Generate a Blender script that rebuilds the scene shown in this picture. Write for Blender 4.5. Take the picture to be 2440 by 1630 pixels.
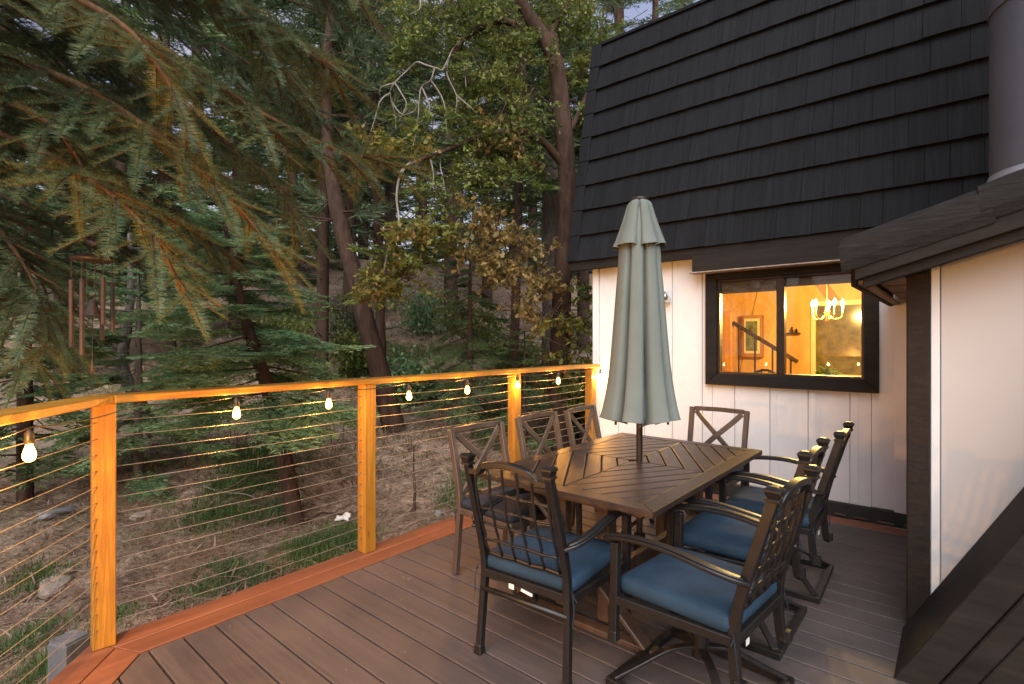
import bpy, bmesh, math, random
import numpy as np
from mathutils import Vector, Matrix, Euler

for _o in list(bpy.data.objects):
    bpy.data.objects.remove(_o)
SC = bpy.context.scene
COL = SC.collection
R = math.radians
rng = np.random.default_rng(7)
random.seed(7)

# ------------------------------------------------------------------ camera
FPX, CAMH, YAW = 1242.0, 1.45, R(40.4)          # focal length in photo pixels (2440 wide), eye height, heading
cam_d = bpy.data.cameras.new('camera')
cam_d.sensor_width = 36.0
cam_d.lens = 36.0 * FPX / 2440.0
cam_d.clip_start = 0.05
cam_d.clip_end = 1000.0
cam_d.shift_y = -0.001
cam = bpy.data.objects.new('camera', cam_d)
COL.objects.link(cam)
cam.location = (0, 0, CAMH)
cam.rotation_euler = (R(90), 0, YAW)
SC.camera = cam

# ------------------------------------------------------------------ sky, sun, exposure
SUN_ELEV, SUN_AZ = R(42), R(139)                 # soft dusk light from behind the camera (azimuth from +Y, clockwise)
world = bpy.data.worlds.new('World')
SC.world = world
world.use_nodes = True
wn = world.node_tree
wn.nodes.clear()
w_out = wn.nodes.new('ShaderNodeOutputWorld')
w_sky = wn.nodes.new('ShaderNodeTexSky')
w_sky.sky_type = 'NISHITA'
w_sky.sun_disc = False
w_sky.sun_elevation = R(5)
w_sky.sun_rotation = SUN_AZ
w_bg1 = wn.nodes.new('ShaderNodeBackground')
w_bg1.inputs['Strength'].default_value = 0.05
wn.links.new(w_sky.outputs['Color'], w_bg1.inputs['Color'])
w_tc = wn.nodes.new('ShaderNodeTexCoord')
w_sep = wn.nodes.new('ShaderNodeSeparateXYZ')
wn.links.new(w_tc.outputs['Generated'], w_sep.inputs[0])
w_ramp = wn.nodes.new('ShaderNodeValToRGB')
w_ramp.color_ramp.elements[0].position = 0.0
w_ramp.color_ramp.elements[0].color = (0.40, 0.32, 0.40, 1)
w_ramp.color_ramp.elements[1].position = 0.85
w_ramp.color_ramp.elements[1].color = (0.17, 0.20, 0.36, 1)
_e = w_ramp.color_ramp.elements.new(0.30)
_e.color = (0.31, 0.30, 0.43, 1)
wn.links.new(w_sep.outputs['Z'], w_ramp.inputs['Fac'])
w_noise = wn.nodes.new('ShaderNodeTexNoise')
w_noise.inputs['Scale'].default_value = 3.2
w_noise.inputs['Detail'].default_value = 6
w_map = wn.nodes.new('ShaderNodeMapping')
w_map.inputs['Scale'].default_value = (1, 1, 2.6)
wn.links.new(w_tc.outputs['Generated'], w_map.inputs[0])
wn.links.new(w_map.outputs[0], w_noise.inputs['Vector'])
w_cr = wn.nodes.new('ShaderNodeValToRGB')
w_cr.color_ramp.elements[0].position = 0.46
w_cr.color_ramp.elements[1].position = 0.66
wn.links.new(w_noise.outputs[0], w_cr.inputs['Fac'])
w_mix = wn.nodes.new('ShaderNodeMixRGB')
w_mix.inputs[2].default_value = (0.46, 0.40, 0.48, 1)
wn.links.new(w_cr.outputs[0], w_mix.inputs[0])
wn.links.new(w_ramp.outputs[0], w_mix.inputs[1])
w_bg2 = wn.nodes.new('ShaderNodeBackground')
w_bg2.inputs['Strength'].default_value = 0.66
wn.links.new(w_mix.outputs[0], w_bg2.inputs['Color'])
w_add = wn.nodes.new('ShaderNodeAddShader')
wn.links.new(w_bg1.outputs[0], w_add.inputs[0])
wn.links.new(w_bg2.outputs[0], w_add.inputs[1])
wn.links.new(w_add.outputs[0], w_out.inputs[0])

sun_d = bpy.data.lights.new('sun', 'SUN')
sun_d.energy = 3.6
sun_d.angle = R(65)
sun_d.color = (1.0, 0.965, 0.945)
sun = bpy.data.objects.new('sun', sun_d)
COL.objects.link(sun)
_sd = Vector((math.sin(SUN_AZ) * math.cos(SUN_ELEV), math.cos(SUN_AZ) * math.cos(SUN_ELEV), math.sin(SUN_ELEV)))
sun.rotation_euler = (-_sd).to_track_quat('-Z', 'Y').to_euler()
sun.location = _sd * 30

vs = SC.view_settings
vs.view_transform = 'Standard'
vs.look = 'None'
vs.exposure = 0.85
vs.gamma = 1.0
vs.use_curve_mapping = False
SC.render.engine = 'CYCLES'
SC.cycles.max_bounces = 4
SC.cycles.diffuse_bounces = 2
SC.cycles.glossy_bounces = 3
SC.cycles.transmission_bounces = 4
SC.cycles.transparent_max_bounces = 8
SC.cycles.caustics_reflective = False
SC.cycles.caustics_refractive = False
SC.cycles.sample_clamp_indirect = 3.0
SC.cycles.use_denoising = True
SC.cycles.use_adaptive_sampling = True
SC.cycles.adaptive_threshold = 0.03

# ------------------------------------------------------------------ helpers
FW = Vector((-math.sin(YAW), math.cos(YAW), 0))
RT = Vector((math.cos(YAW), math.sin(YAW), 0))

def at(px, py, d):
    """A point of the place: sight-line column/row of the survey photo at forward distance d."""
    return FW * d + RT * ((px - 1220) / FPX * d) + Vector((0, 0, CAMH - (py - 817) / FPX * d))

def gz(x, y):
    """Height of the hillside."""
    s = -0.75 * (x + 3.2) + 0.66 * (y - 1.5)
    if s < 0:
        b = -1.0 + 0.04 * s
    elif s < 22:
        b = -1.0 + 0.12 * s + 0.0075 * s * s
    else:
        b = 5.27 + 0.10 * (s - 22) if s < 32 else 6.27 - 0.12 * (s - 32)
    b = max(b, -6.0)
    b += 0.10 * math.sin(x * 1.3 + 0.6 * y) * math.sin(y * 1.1 + 1.0) + 0.05 * math.sin(2.9 * x + 1.2) * math.cos(3.3 * y)
    return b

def ground_at(px, d):
    p = at(px, 817, d)
    return Vector((p.x, p.y, gz(p.x, p.y)))

def tag(o, label=None, cat=None, group=None, kind=None):
    if label: o['label'] = label
    if cat: o['category'] = cat
    if group: o['group'] = group
    if kind: o['kind'] = kind
    return o

def empty(name, loc=(0, 0, 0), rz=0, parent=None):
    o = bpy.data.objects.new(name, None)
    o.empty_display_size = 0.1
    COL.objects.link(o)
    o.location = loc
    o.rotation_euler = (0, 0, rz)
    if parent: o.parent = parent
    return o

def thing(name, label, cat, loc=(0, 0, 0), rz=0, group=None):
    return tag(empty(name, loc, rz), label, cat, group)

WLOC = {}
def wloc(o):
    v = Vector((0, 0, 0))
    while o is not None:
        v += Vector(o.location)
        o = o.parent
    return v

class MB:
    """Collects solid shapes; build() links them as one mesh object."""
    def __init__(s):
        s.v = []; s.f = []
    def add(s, verts, faces):
        n = len(s.v)
        s.v += [tuple(p) for p in verts]
        s.f += [tuple(i + n for i in f) for f in faces]
        return s
    def box(s, c, d, rot=None, taper=None):
        hx, hy, hz = d[0] / 2, d[1] / 2, d[2] / 2
        vv = []
        for sz in (-1, 1):
            k = taper if (taper and sz > 0) else 1
            for sx, sy in ((-1, -1), (1, -1), (1, 1), (-1, 1)):
                p = Vector((sx * hx * k, sy * hy * k, sz * hz))
                if rot is not None: p = rot @ p
                vv.append(p + Vector(c))
        return s.add(vv, [(3, 2, 1, 0), (4, 5, 6, 7), (0, 1, 5, 4), (1, 2, 6, 5), (2, 3, 7, 6), (3, 0, 4, 7)])
    def b2(s, a, b):
        return s.box([(a[i] + b[i]) / 2 for i in range(3)], [abs(b[i] - a[i]) for i in range(3)])
    def bar(s, p0, p1, w, h, up=(0, 0, 1)):
        p0, p1 = Vector(p0), Vector(p1)
        y = (p1 - p0); L = y.length; y.normalize()
        x = y.cross(Vector(up))
        if x.length < 1e-5: x = y.cross(Vector((1, 0, 0)))
        x.normalize(); z = x.cross(y)
        m = Matrix((x, y, z)).transposed()
        return s.box((p0 + p1) / 2, (w, L, h), m)
    def sweep(s, path, w, h, up=(0, 0, 1), closed=False):
        """rectangular section along a path"""
        n = len(path); P = [Vector(p) for p in path]; rings = []
        for i in range(n):
            a = P[i - 1] if (i > 0 or closed) else P[i]
            b = P[(i + 1) % n] if (i < n - 1 or closed) else P[i]
            t = (b - a).normalized()
            x = t.cross(Vector(up))
            if x.length < 1e-5: x = t.cross(Vector((1, 0, 0)))
            x.normalize(); z = x.cross(t)
            rings.append([P[i] + x * (sx * w / 2) + z * (sz * h / 2) for sx, sz in ((-1, -1), (1, -1), (1, 1), (-1, 1))])
        return s._rings(rings, closed)
    def tube(s, path, r, k=8, closed=False, cap=True):
        n = len(path); P = [Vector(p) for p in path]
        rr = r if hasattr(r, '__len__') else [r] * n
        rings = []; ref = None
        for i in range(n):
            a = P[i - 1] if (i > 0 or closed) else P[i]
            b = P[(i + 1) % n] if (i < n - 1 or closed) else P[i]
            t = (b - a).normalized()
            if ref is None:
                ref = t.cross(Vector((0.31, 0.17, 0.93)))
                if ref.length < 1e-4: ref = t.cross(Vector((1, 0, 0)))
            x = (ref - t * ref.dot(t)).normalized(); ref = x
            y = t.cross(x)
            rings.append([P[i] + (x * math.cos(2 * math.pi * j / k) + y * math.sin(2 * math.pi * j / k)) * rr[i] for j in range(k)])
        return s._rings(rings, closed, cap)
    def _rings(s, rings, closed=False, cap=True):
        n = len(s.v); k = len(rings[0]); m = len(rings)
        for rg in rings: s.v += [tuple(p) for p in rg]
        for i in range(m if closed else m - 1):
            for j in range(k):
                a = n + i * k + j; b = n + i * k + (j + 1) % k
                c = n + ((i + 1) % m) * k + (j + 1) % k; d = n + ((i + 1) % m) * k + j
                s.f.append((a, b, c, d))
        if not closed and cap:
            s.f.append(tuple(n + j for j in reversed(range(k))))
            s.f.append(tuple(n + (m - 1) * k + j for j in range(k)))
        return s
    def lathe(s, prof, k=16, c=(0, 0, 0)):
        rings = [[Vector((c[0] + r * math.cos(2 * math.pi * j / k), c[1] + r * math.sin(2 * math.pi * j / k), c[2] + z)) for j in range(k)] for r, z in prof]
        return s._rings(rings)
    def prism(s, poly, axis, a, b):
        """extrude a 2-D polygon along an axis from a to b"""
        def P(p, t):
            return {'x': (t, p[0], p[1]), 'y': (p[0], t, p[1]), 'z': (p[0], p[1], t)}[axis]
        n = len(poly)
        vv = [P(p, a) for p in poly] + [P(p, b) for p in poly]
        ff = [tuple(reversed(range(n))), tuple(range(n, 2 * n))] + [(i, (i + 1) % n, n + (i + 1) % n, n + i) for i in range(n)]
        return s.add(vv, ff)
    def build(s, name, m, parent=None, bevel=0, seg=1, smooth=False, origin=None, world=False):
        """world=True: vertices are in world space, placed under parent (translation only)."""
        me = bpy.data.meshes.new(name)
        off = Vector(origin) if origin is not None else Vector((0, 0, 0))
        me.from_pydata([tuple(Vector(p) - off) for p in s.v], [], s.f)
        bm = bmesh.new(); bm.from_mesh(me)
        bmesh.ops.recalc_face_normals(bm, faces=bm.faces)
        if bevel:
            bmesh.ops.bevel(bm, geom=list(bm.edges), offset=bevel, segments=seg, affect='EDGES', profile=0.6, clamp_overlap=True)
        if smooth:
            for f in bm.faces: f.smooth = True
        bm.to_mesh(me); bm.free()
        me.materials.append(m)
        o = bpy.data.objects.new(name, me)
        COL.objects.link(o)
        loc = off
        if parent is not None:
            o.parent = parent
            if world: loc = off - wloc(parent)
        o.location = loc
        return o

def smooth_by_angle(o, ang=40):
    me = o.data
    for p in me.polygons: p.use_smooth = True
    try:
        me.set_sharp_from_angle(angle=R(ang))
    except Exception:
        pass
    return o

def np_mesh(name, V, Fc, m, parent=None, smooth=False, loc=(0, 0, 0)):
    """V in world space, Fc triangles or quads (n,k)"""
    V = np.asarray(V, np.float32) - np.asarray(loc, np.float32); Fc = np.asarray(Fc, np.int32)
    me = bpy.data.meshes.new(name)
    n, k = Fc.shape
    me.vertices.add(len(V)); me.vertices.foreach_set('co', V.ravel())
    me.loops.add(n * k); me.loops.foreach_set('vertex_index', Fc.ravel())
    me.polygons.add(n)
    me.polygons.foreach_set('loop_start', np.arange(0, n * k, k, dtype=np.int32))
    me.polygons.foreach_set('loop_total', np.full(n, k, np.int32))
    if smooth: me.polygons.foreach_set('use_smooth', np.ones(n, bool))
    me.update(calc_edges=True)
    me.materials.append(m)
    o = bpy.data.objects.new(name, me)
    COL.objects.link(o)
    if parent is not None:
        o.parent = parent
        o.location = Vector(loc) - wloc(parent)
    else:
        o.location = loc
    return o

def copy_tree(o, parent=None):
    c = o.copy(); COL.objects.link(c)
    if parent is not None: c.parent = parent
    for ch in list(o.children): copy_tree(ch, c)
    return c

def frames(D, up=None):
    """orthonormal frames with y along D; returns (n,3,3) with columns x,y,z"""
    D = D / np.maximum(np.linalg.norm(D, axis=1, keepdims=True), 1e-9)
    U = np.tile(np.array([0, 0, 1.0]), (len(D), 1)) if up is None else up
    X = np.cross(D, U)
    bad = np.linalg.norm(X, axis=1) < 1e-3
    X[bad] = np.cross(D[bad], np.array([1.0, 0.2, 0]))
    X /= np.linalg.norm(X, axis=1, keepdims=True)
    Z = np.cross(X, D)
    return np.stack([X, D, Z], axis=2)

def inst(TV, TF, M, S, L):
    """copies of a template: frames M (n,3,3), scales S (n,) , places L (n,3) -> verts, tris"""
    n = len(L)
    V = np.einsum('nij,kj->nki', M, TV) * np.asarray(S).reshape(n, 1, -1) + L[:, None, :]
    Fc = TF[None] + (np.arange(n) * len(TV))[:, None, None]
    return V.reshape(-1, 3), Fc.reshape(-1, TF.shape[1])

def merge(parts):
    V = []; Fc = []; n = 0
    for v, f in parts:
        V.append(v); Fc.append(f + n); n += len(v)
    return np.concatenate(V), np.concatenate(Fc)

def spline(pts, n):
    P = np.array(pts, float); m = len(P)
    t = np.linspace(0, m - 1, n); out = []
    for x in t:
        i = min(int(x), m - 2); u = x - i
        p0 = P[max(i - 1, 0)]; p1 = P[i]; p2 = P[i + 1]; p3 = P[min(i + 2, m - 1)]
        out.append(0.5 * ((2 * p1) + (-p0 + p2) * u + (2 * p0 - 5 * p1 + 4 * p2 - p3) * u * u + (-p0 + 3 * p1 - 3 * p2 + p3) * u ** 3))
    return np.array(out)

def tube_np(path, rad, k=8, rough=0.0):
    P = np.asarray(path, float); n = len(P)
    rad = np.interp(np.linspace(0, 1, n), np.linspace(0, 1, len(rad)), rad)
    T = np.gradient(P, axis=0); T /= np.maximum(np.linalg.norm(T, axis=1, keepdims=True), 1e-9)
    ref = np.array([0.83, 0.41, 0.37]); rings = []
    for i in range(n):
        x = ref - T[i] * ref.dot(T[i]); x /= np.linalg.norm(x); ref = x
        y = np.cross(T[i], x)
        a = np.arange(k) * 2 * np.pi / k
        rr = rad[i] * (1 + rough * rng.uniform(-1, 1, k))
        rings.append(P[i] + (np.cos(a) * rr)[:, None] * x + (np.sin(a) * rr)[:, None] * y)
    V = np.concatenate(rings)
    i, j = np.meshgrid(np.arange(n - 1), np.arange(k), indexing='ij')
    a = i * k + j; b = i * k + (j + 1) % k; c = (i + 1) * k + (j + 1) % k; d = (i + 1) * k + j
    q = np.stack([a, b, c, d], -1).reshape(-1, 4)
    tri = np.concatenate([q[:, [0, 1, 2]], q[:, [0, 2, 3]]])
    return V, tri

# ------------------------------------------------------------------ materials
def new_mat(name):
    m = bpy.data.materials.new(name)
    m.use_nodes = True
    nt = m.node_tree
    b = nt.nodes.get('Principled BSDF')
    return m, nt, b

def lk(nt, a, b): nt.links.new(a, b)

def obj_coords(nt, scale, rand=9.0):
    tc = nt.nodes.new('ShaderNodeTexCoord')
    oi = nt.nodes.new('ShaderNodeObjectInfo')
    mul = nt.nodes.new('ShaderNodeMath'); mul.operation = 'MULTIPLY'; mul.inputs[1].default_value = rand
    lk(nt, oi.outputs['Random'], mul.inputs[0])
    add = nt.nodes.new('ShaderNodeVectorMath'); add.operation = 'ADD'
    lk(nt, tc.outputs['Object'], add.inputs[0]); lk(nt, mul.outputs[0], add.inputs[1])
    mp = nt.nodes.new('ShaderNodeMapping')
    mp.inputs['Scale'].default_value = scale
    lk(nt, add.outputs[0], mp.inputs[0])
    return mp.outputs[0], oi

def ramp(nt, fac, stops):
    r = nt.nodes.new('ShaderNodeValToRGB')
    els = r.color_ramp.elements
    els[0].position, els[0].color = stops[0][0], (*stops[0][1], 1)
    els[1].position, els[1].color = stops[-1][0], (*stops[-1][1], 1)
    for p, c in stops[1:-1]:
        e = els.new(p); e.color = (*c, 1)
    lk(nt, fac, r.inputs['Fac'])
    return r.outputs['Color']

def noise(nt, vec, scale, detail=4, rough=0.55, dist=0.0):
    n = nt.nodes.new('ShaderNodeTexNoise')
    n.inputs['Scale'].default_value = scale; n.inputs['Detail'].default_value = detail
    n.inputs['Roughness'].default_value = rough; n.inputs['Distortion'].default_value = dist
    if vec is not None: lk(nt, vec, n.inputs['Vector'])
    return n.outputs[0]

def bump(nt, h, b, strength=0.3, dist=0.01):
    n = nt.nodes.new('ShaderNodeBump')
    n.inputs['Strength'].default_value = strength; n.inputs['Distance'].default_value = dist
    lk(nt, h, n.inputs['Height']); lk(nt, n.outputs[0], b.inputs['Normal'])
    return n

def mixc(nt, fac, a, b, mode='MIX'):
    n = nt.nodes.new('ShaderNodeMixRGB'); n.blend_type = mode
    if isinstance(fac, float): n.inputs[0].default_value = fac
    else: lk(nt, fac, n.inputs[0])
    for i, x in ((1, a), (2, b)):
        if isinstance(x, tuple): n.inputs[i].default_value = (*x, 1)
        else: lk(nt, x, n.inputs[i])
    return n.outputs[0]

def mat_wood(name, dark, light, grain=(1.2, 22, 22), rough=0.55, bstr=0.25, vary=0.25, stain=None, fine=3.0, knots=None, spec=0.5):
    m, nt, b = new_mat(name)
    b.inputs['Specular IOR Level'].default_value = spec
    vec, oi = obj_coords(nt, grain)
    n1 = noise(nt, vec, 1.0, 5, 0.6, 0.6)
    n2 = noise(nt, vec, fine, 6, 0.7)
    mid = tuple((a + c) / 2 for a, c in zip(dark, light))
    c = ramp(nt, n1, [(0.30, dark), (0.52, mid), (0.72, light)])
    c2 = ramp(nt, n2, [(0.3, (0.72,) * 3), (0.7, (1.12,) * 3)])
    c = mixc(nt, 0.7, c, c2, 'MULTIPLY')
    hv = nt.nodes.new('ShaderNodeHueSaturation')
    mr = nt.nodes.new('ShaderNodeMapRange')
    mr.inputs['To Min'].default_value = 1 - vary; mr.inputs['To Max'].default_value = 1 + vary
    lk(nt, oi.outputs['Random'], mr.inputs['Value']); lk(nt, mr.outputs[0], hv.inputs['Value'])
    lk(nt, c, hv.inputs['Color']); c = hv.outputs[0]
    if knots:
        kv, _ = obj_coords(nt, knots[1], 23.0)
        vo = nt.nodes.new('ShaderNodeTexVoronoi'); vo.inputs['Scale'].default_value = knots[0]; lk(nt, kv, vo.inputs['Vector'])
        kf = ramp(nt, vo.outputs['Distance'], [(0.0, (1, 1, 1)), (0.045, (0.8,) * 3), (0.11, (0, 0, 0))])
        c = mixc(nt, kf, c, tuple(x * 0.22 for x in dark))
        wv = ramp(nt, n1, [(0.44, (1, 1, 1)), (0.50, (0.62,) * 3), (0.56, (1, 1, 1))])
        c = mixc(nt, 0.6, c, wv, 'MULTIPLY')
    if stain:
        tc = nt.nodes.new('ShaderNodeNewGeometry')
        n3 = noise(nt, tc.outputs['Position'], stain[1], 5, 0.6, 0.4)
        f = ramp(nt, n3, [(0.42, (0, 0, 0)), (0.68, (stain[2],) * 3)])
        c = mixc(nt, f, c, stain[0])
    lk(nt, c, b.inputs['Base Color'])
    rr = nt.nodes.new('ShaderNodeMapRange')
    rr.inputs['To Min'].default_value = rough - 0.1; rr.inputs['To Max'].default_value = rough + 0.15
    lk(nt, n2, rr.inputs['Value']); lk(nt, rr.outputs[0], b.inputs['Roughness'])
    bump(nt, n2, b, bstr, 0.004)
    return m

def mat_plain(name, col, rough=0.5, metal=0.0, var=0.12, scale=14, bstr=0.08, spec=0.5, worn=None):
    m, nt, b = new_mat(name)
    vec, oi = obj_coords(nt, (1, 1, 1))
    n1 = noise(nt, vec, scale, 5, 0.6)
    lo = tuple(c * (1 - var) for c in col); hi = tuple(min(1, c * (1 + var)) for c in col)
    c = ramp(nt, n1, [(0.3, lo), (0.7, hi)])
    if worn:
        n2 = noise(nt, vec, worn[1], 6, 0.75)
        f = ramp(nt, n2, [(worn[2], (0, 0, 0)), (worn[2] + 0.08, (1, 1, 1))])
        c = mixc(nt, f, c, worn[0])
    lk(nt, c, b.inputs['Base Color'])
    b.inputs['Roughness'].default_value = rough
    b.inputs['Metallic'].default_value = metal
    b.inputs['Specular IOR Level'].default_value = spec
    if bstr: bump(nt, noise(nt, vec, scale * 6, 3), b, bstr, 0.003)
    return m

def mat_leaf(name, cols, trans=0.3, rough=0.55):
    """foliage: a colour picked for each leaf or needle, some light let through"""
    m, nt, b = new_mat(name)
    g = nt.nodes.new('ShaderNodeNewGeometry')
    n1 = noise(nt, g.outputs['Position'], 1.7, 3)
    ad = nt.nodes.new('ShaderNodeMath'); ad.operation = 'MULTIPLY_ADD'
    ad.inputs[1].default_value = 0.55; lk(nt, g.outputs['Random Per Island'], ad.inputs[0])
    sb = nt.nodes.new('ShaderNodeMath'); sb.operation = 'MULTIPLY_ADD'
    sb.inputs[1].default_value = 1.3; sb.inputs[2].default_value = -0.43
    lk(nt, n1, sb.inputs[0]); lk(nt, sb.outputs[0], ad.inputs[2])
    k = len(cols)
    c = ramp(nt, ad.outputs[0], [((i + 0.5) / k, cc) for i, cc in enumerate(cols)])
    lk(nt, c, b.inputs['Base Color'])
    b.inputs['Roughness'].default_value = rough
    b.inputs['Specular IOR Level'].default_value = 0.35
    tr = nt.nodes.new('ShaderNodeBsdfTranslucent'); lk(nt, c, tr.inputs['Color'])
    mx = nt.nodes.new('ShaderNodeMixShader'); mx.inputs[0].default_value = trans
    lk(nt, b.outputs[0], mx.inputs[1]); lk(nt, tr.outputs[0], mx.inputs[2])
    lk(nt, mx.outputs[0], nt.nodes['Material Output'].inputs['Surface'])
    return m

def mat_bark(name, dark, light, sc=9):
    m, nt, b = new_mat(name)
    g = nt.nodes.new('ShaderNodeNewGeometry')
    mp = nt.nodes.new('ShaderNodeMapping'); mp.inputs['Scale'].default_value = (sc, sc, sc * 0.22)
    lk(nt, g.outputs['Position'], mp.inputs[0])
    n1 = noise(nt, mp.outputs[0], 1.5, 7, 0.7, 0.5)
    n2 = noise(nt, g.outputs['Position'], 1.6, 3)
    c = ramp(nt, n1, [(0.32, dark), (0.55, tuple((a + c) / 2 for a, c in zip(dark, light))), (0.75, light)])
    c = mixc(nt, 0.5, c, ramp(nt, n2, [(0.3, (0.6,) * 3), (0.7, (1.2,) * 3)]), 'MULTIPLY')
    lk(nt, c, b.inputs['Base Color'])
    b.inputs['Roughness'].default_value = 0.9
    b.inputs['Specular IOR Level'].default_value = 0.15
    bump(nt, n1, b, 0.9, 0.03)
    return m

def mat_emit(name, col, strength):
    m, nt, b = new_mat(name)
    e = nt.nodes.new('ShaderNodeEmission')
    e.inputs[0].default_value = (*col, 1); e.inputs[1].default_value = strength
    lk(nt, e.outputs[0], nt.nodes['Material Output'].inputs['Surface'])
    return m

def mat_bulb(name, col, strength):
    """glowing clear bulb: light comes out through the glass"""
    m, nt, b = new_mat(name)
    e = nt.nodes.new('ShaderNodeEmission')
    e.inputs[0].default_value = (*col, 1); e.inputs[1].default_value = strength
    t = nt.nodes.new('ShaderNodeBsdfTransparent'); t.inputs[0].default_value = (0.95, 0.9, 0.8, 1)
    a = nt.nodes.new('ShaderNodeAddShader')
    lk(nt, e.outputs[0], a.inputs[0]); lk(nt, t.outputs[0], a.inputs[1])
    lk(nt, a.outputs[0], nt.nodes['Material Output'].inputs['Surface'])
    return m

def mat_pane(name, tint=(0.97, 0.97, 0.95)):
    m, nt, b = new_mat(name)
    t = nt.nodes.new('ShaderNodeBsdfTransparent'); t.inputs[0].default_value = (*tint, 1)
    g = nt.nodes.new('ShaderNodeBsdfGlossy'); g.inputs['Roughness'].default_value = 0.01
    fr = nt.nodes.new('ShaderNodeFresnel'); fr.inputs[0].default_value = 1.5
    mx = nt.nodes.new('ShaderNodeMixShader')
    lk(nt, fr.outputs[0], mx.inputs[0]); lk(nt, t.outputs[0], mx.inputs[1]); lk(nt, g.outputs[0], mx.inputs[2])
    lk(nt, mx.outputs[0], nt.nodes['Material Output'].inputs['Surface'])
    return m

M = {}
M['cedar'] = mat_wood('cedar', (0.24, 0.105, 0.008), (0.42, 0.21, 0.022), (30, 30, 1.3), 0.5, 0.3, 0.10, ((0.17, 0.062, 0.008), 2.6, 0.5), 3.0, (1.0, (9, 9, 3.2)))
M['cedar_x'] = mat_wood('cedar_rail', (0.28, 0.12, 0.010), (0.48, 0.24, 0.028), (24, 1.2, 24), 0.45, 0.3, 0.08, ((0.21, 0.08, 0.010), 2.2, 0.45), 3.0, (1.0, (9, 2.6, 9)))
M['deck'] = mat_wood('deck_composite', (0.036, 0.031, 0.033), (0.062, 0.053, 0.053), (1.0, 26, 26), 0.58, 0.12, 0.14, ((0.085, 0.065, 0.058), 1.6, 0.6))
M['rim'] = mat_wood('rim_composite', (0.13, 0.045, 0.021), (0.21, 0.084, 0.040), (14, 1.0, 14), 0.5, 0.12, 0.12, ((0.11, 0.048, 0.028), 2.2, 0.5))
M['rim_x'] = mat_wood('rim_composite_wall', (0.13, 0.045, 0.021), (0.21, 0.084, 0.040), (1.0, 14, 14), 0.5, 0.12, 0.12, ((0.15, 0.075, 0.045), 2.2, 0.6))
M['joist'] = mat_wood('joist_wood', (0.045, 0.03, 0.02), (0.10, 0.065, 0.045), (2, 12, 12), 0.8, 0.3)
M['cable'] = mat_plain('steel_cable', (0.30, 0.285, 0.27), 0.42, 0.7, 0.1, 60, 0.0)
M['shake'] = mat_wood('roof_shake', (0.0032, 0.0039, 0.0049), (0.0092, 0.0106, 0.0128), (48, 4, 1.2), 0.8, 1.0, 0.16, None, 2.2, None, 0.18)
M['trim'] = mat_wood('dark_trim', (0.010, 0.0083, 0.0073), (0.022, 0.0178, 0.015), (1.5, 18, 18), 0.75, 0.3, 0.10, None, 3.0, None, 0.2)
M['trim_z'] = mat_wood('dark_trim_upright', (0.016, 0.012, 0.010), (0.034, 0.024, 0.018), (16, 16, 60), 0.8, 0.5, 0.10, None, 3.0, None, 0.2)
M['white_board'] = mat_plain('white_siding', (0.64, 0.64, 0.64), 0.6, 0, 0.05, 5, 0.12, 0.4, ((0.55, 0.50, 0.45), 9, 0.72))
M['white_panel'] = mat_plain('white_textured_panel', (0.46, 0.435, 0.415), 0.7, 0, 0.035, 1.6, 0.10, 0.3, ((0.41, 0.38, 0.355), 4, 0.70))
M['black_base'] = mat_plain('black_flashing', (0.018, 0.019, 0.018), 0.7, 0, 0.3, 12, 0.3)
M['furn'] = mat_plain('bronze_metal', (0.010, 0.009, 0.0085), 0.42, 0.2, 0.25, 22, 0.12, 0.5, ((0.030, 0.023, 0.018), 30, 0.70))
M['furn_brown'] = mat_wood('faux_wood_metal', (0.040, 0.027, 0.021), (0.080, 0.056, 0.043), (14, 14, 2.0), 0.48, 0.15, 0.08)
M['table'] = mat_wood('table_slat_wood', (0.013, 0.0075, 0.006), (0.034, 0.020, 0.015), (2.0, 26, 26), 0.40, 0.2, 0.18)
M['table_dark'] = mat_wood('table_leg_wood', (0.035, 0.022, 0.016), (0.085, 0.052, 0.036), (16, 16, 2.0), 0.45, 0.2, 0.10)
M['umb'] = mat_plain('sage_canvas', (0.118, 0.140, 0.130), 0.85, 0, 0.07, 5, 0.25, 0.2)
M['bronze'] = mat_plain('dark_bronze', (0.030, 0.022, 0.018), 0.4, 0.5, 0.2, 20, 0.05)
M['glass'] = mat_pane('window_glass')
M['shadow_glass'] = mat_plain('night_glass', (0.035, 0.03, 0.02), 0.06, 0, 0.1, 4, 0)

def mat_fabric(name, col):
    m, nt, b = new_mat(name)
    vec, oi = obj_coords(nt, (1, 1, 1))
    n1 = noise(nt, vec, 6, 4); n2 = noise(nt, vec, 420, 2); n3 = noise(nt, vec, 9, 3)
    c = ramp(nt, n1, [(0.3, tuple(x * 0.8 for x in col)), (0.7, tuple(x * 1.2 for x in col))])
    lk(nt, c, b.inputs['Base Color'])
    b.inputs['Roughness'].default_value = 0.85
    b.inputs['Specular IOR Level'].default_value = 0.15
    bp = bump(nt, n2, b, 0.25, 0.002)
    b3 = nt.nodes.new('ShaderNodeBump'); b3.inputs['Strength'].default_value = 0.5; b3.inputs['Distance'].default_value = 0.012
    lk(nt, n3, b3.inputs['Height']); lk(nt, b3.outputs[0], bp.inputs['Normal'])
    return m
M['blue'] = mat_fabric('blue_fabric', (0.017, 0.037, 0.064))
M['slate'] = mat_fabric('slate_fabric', (0.018, 0.023, 0.036))
M['tag'] = mat_plain('white_label', (0.55, 0.55, 0.54), 0.6, 0, 0.05, 40, 0)
M['chime'] = mat_plain('rust_copper', (0.020, 0.0085, 0.006), 0.6, 0.0, 0.35, 30, 0.1)
M['chime_dark'] = mat_plain('dark_iron', (0.022, 0.013, 0.010), 0.55, 0.4, 0.3, 30, 0.1)
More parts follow.
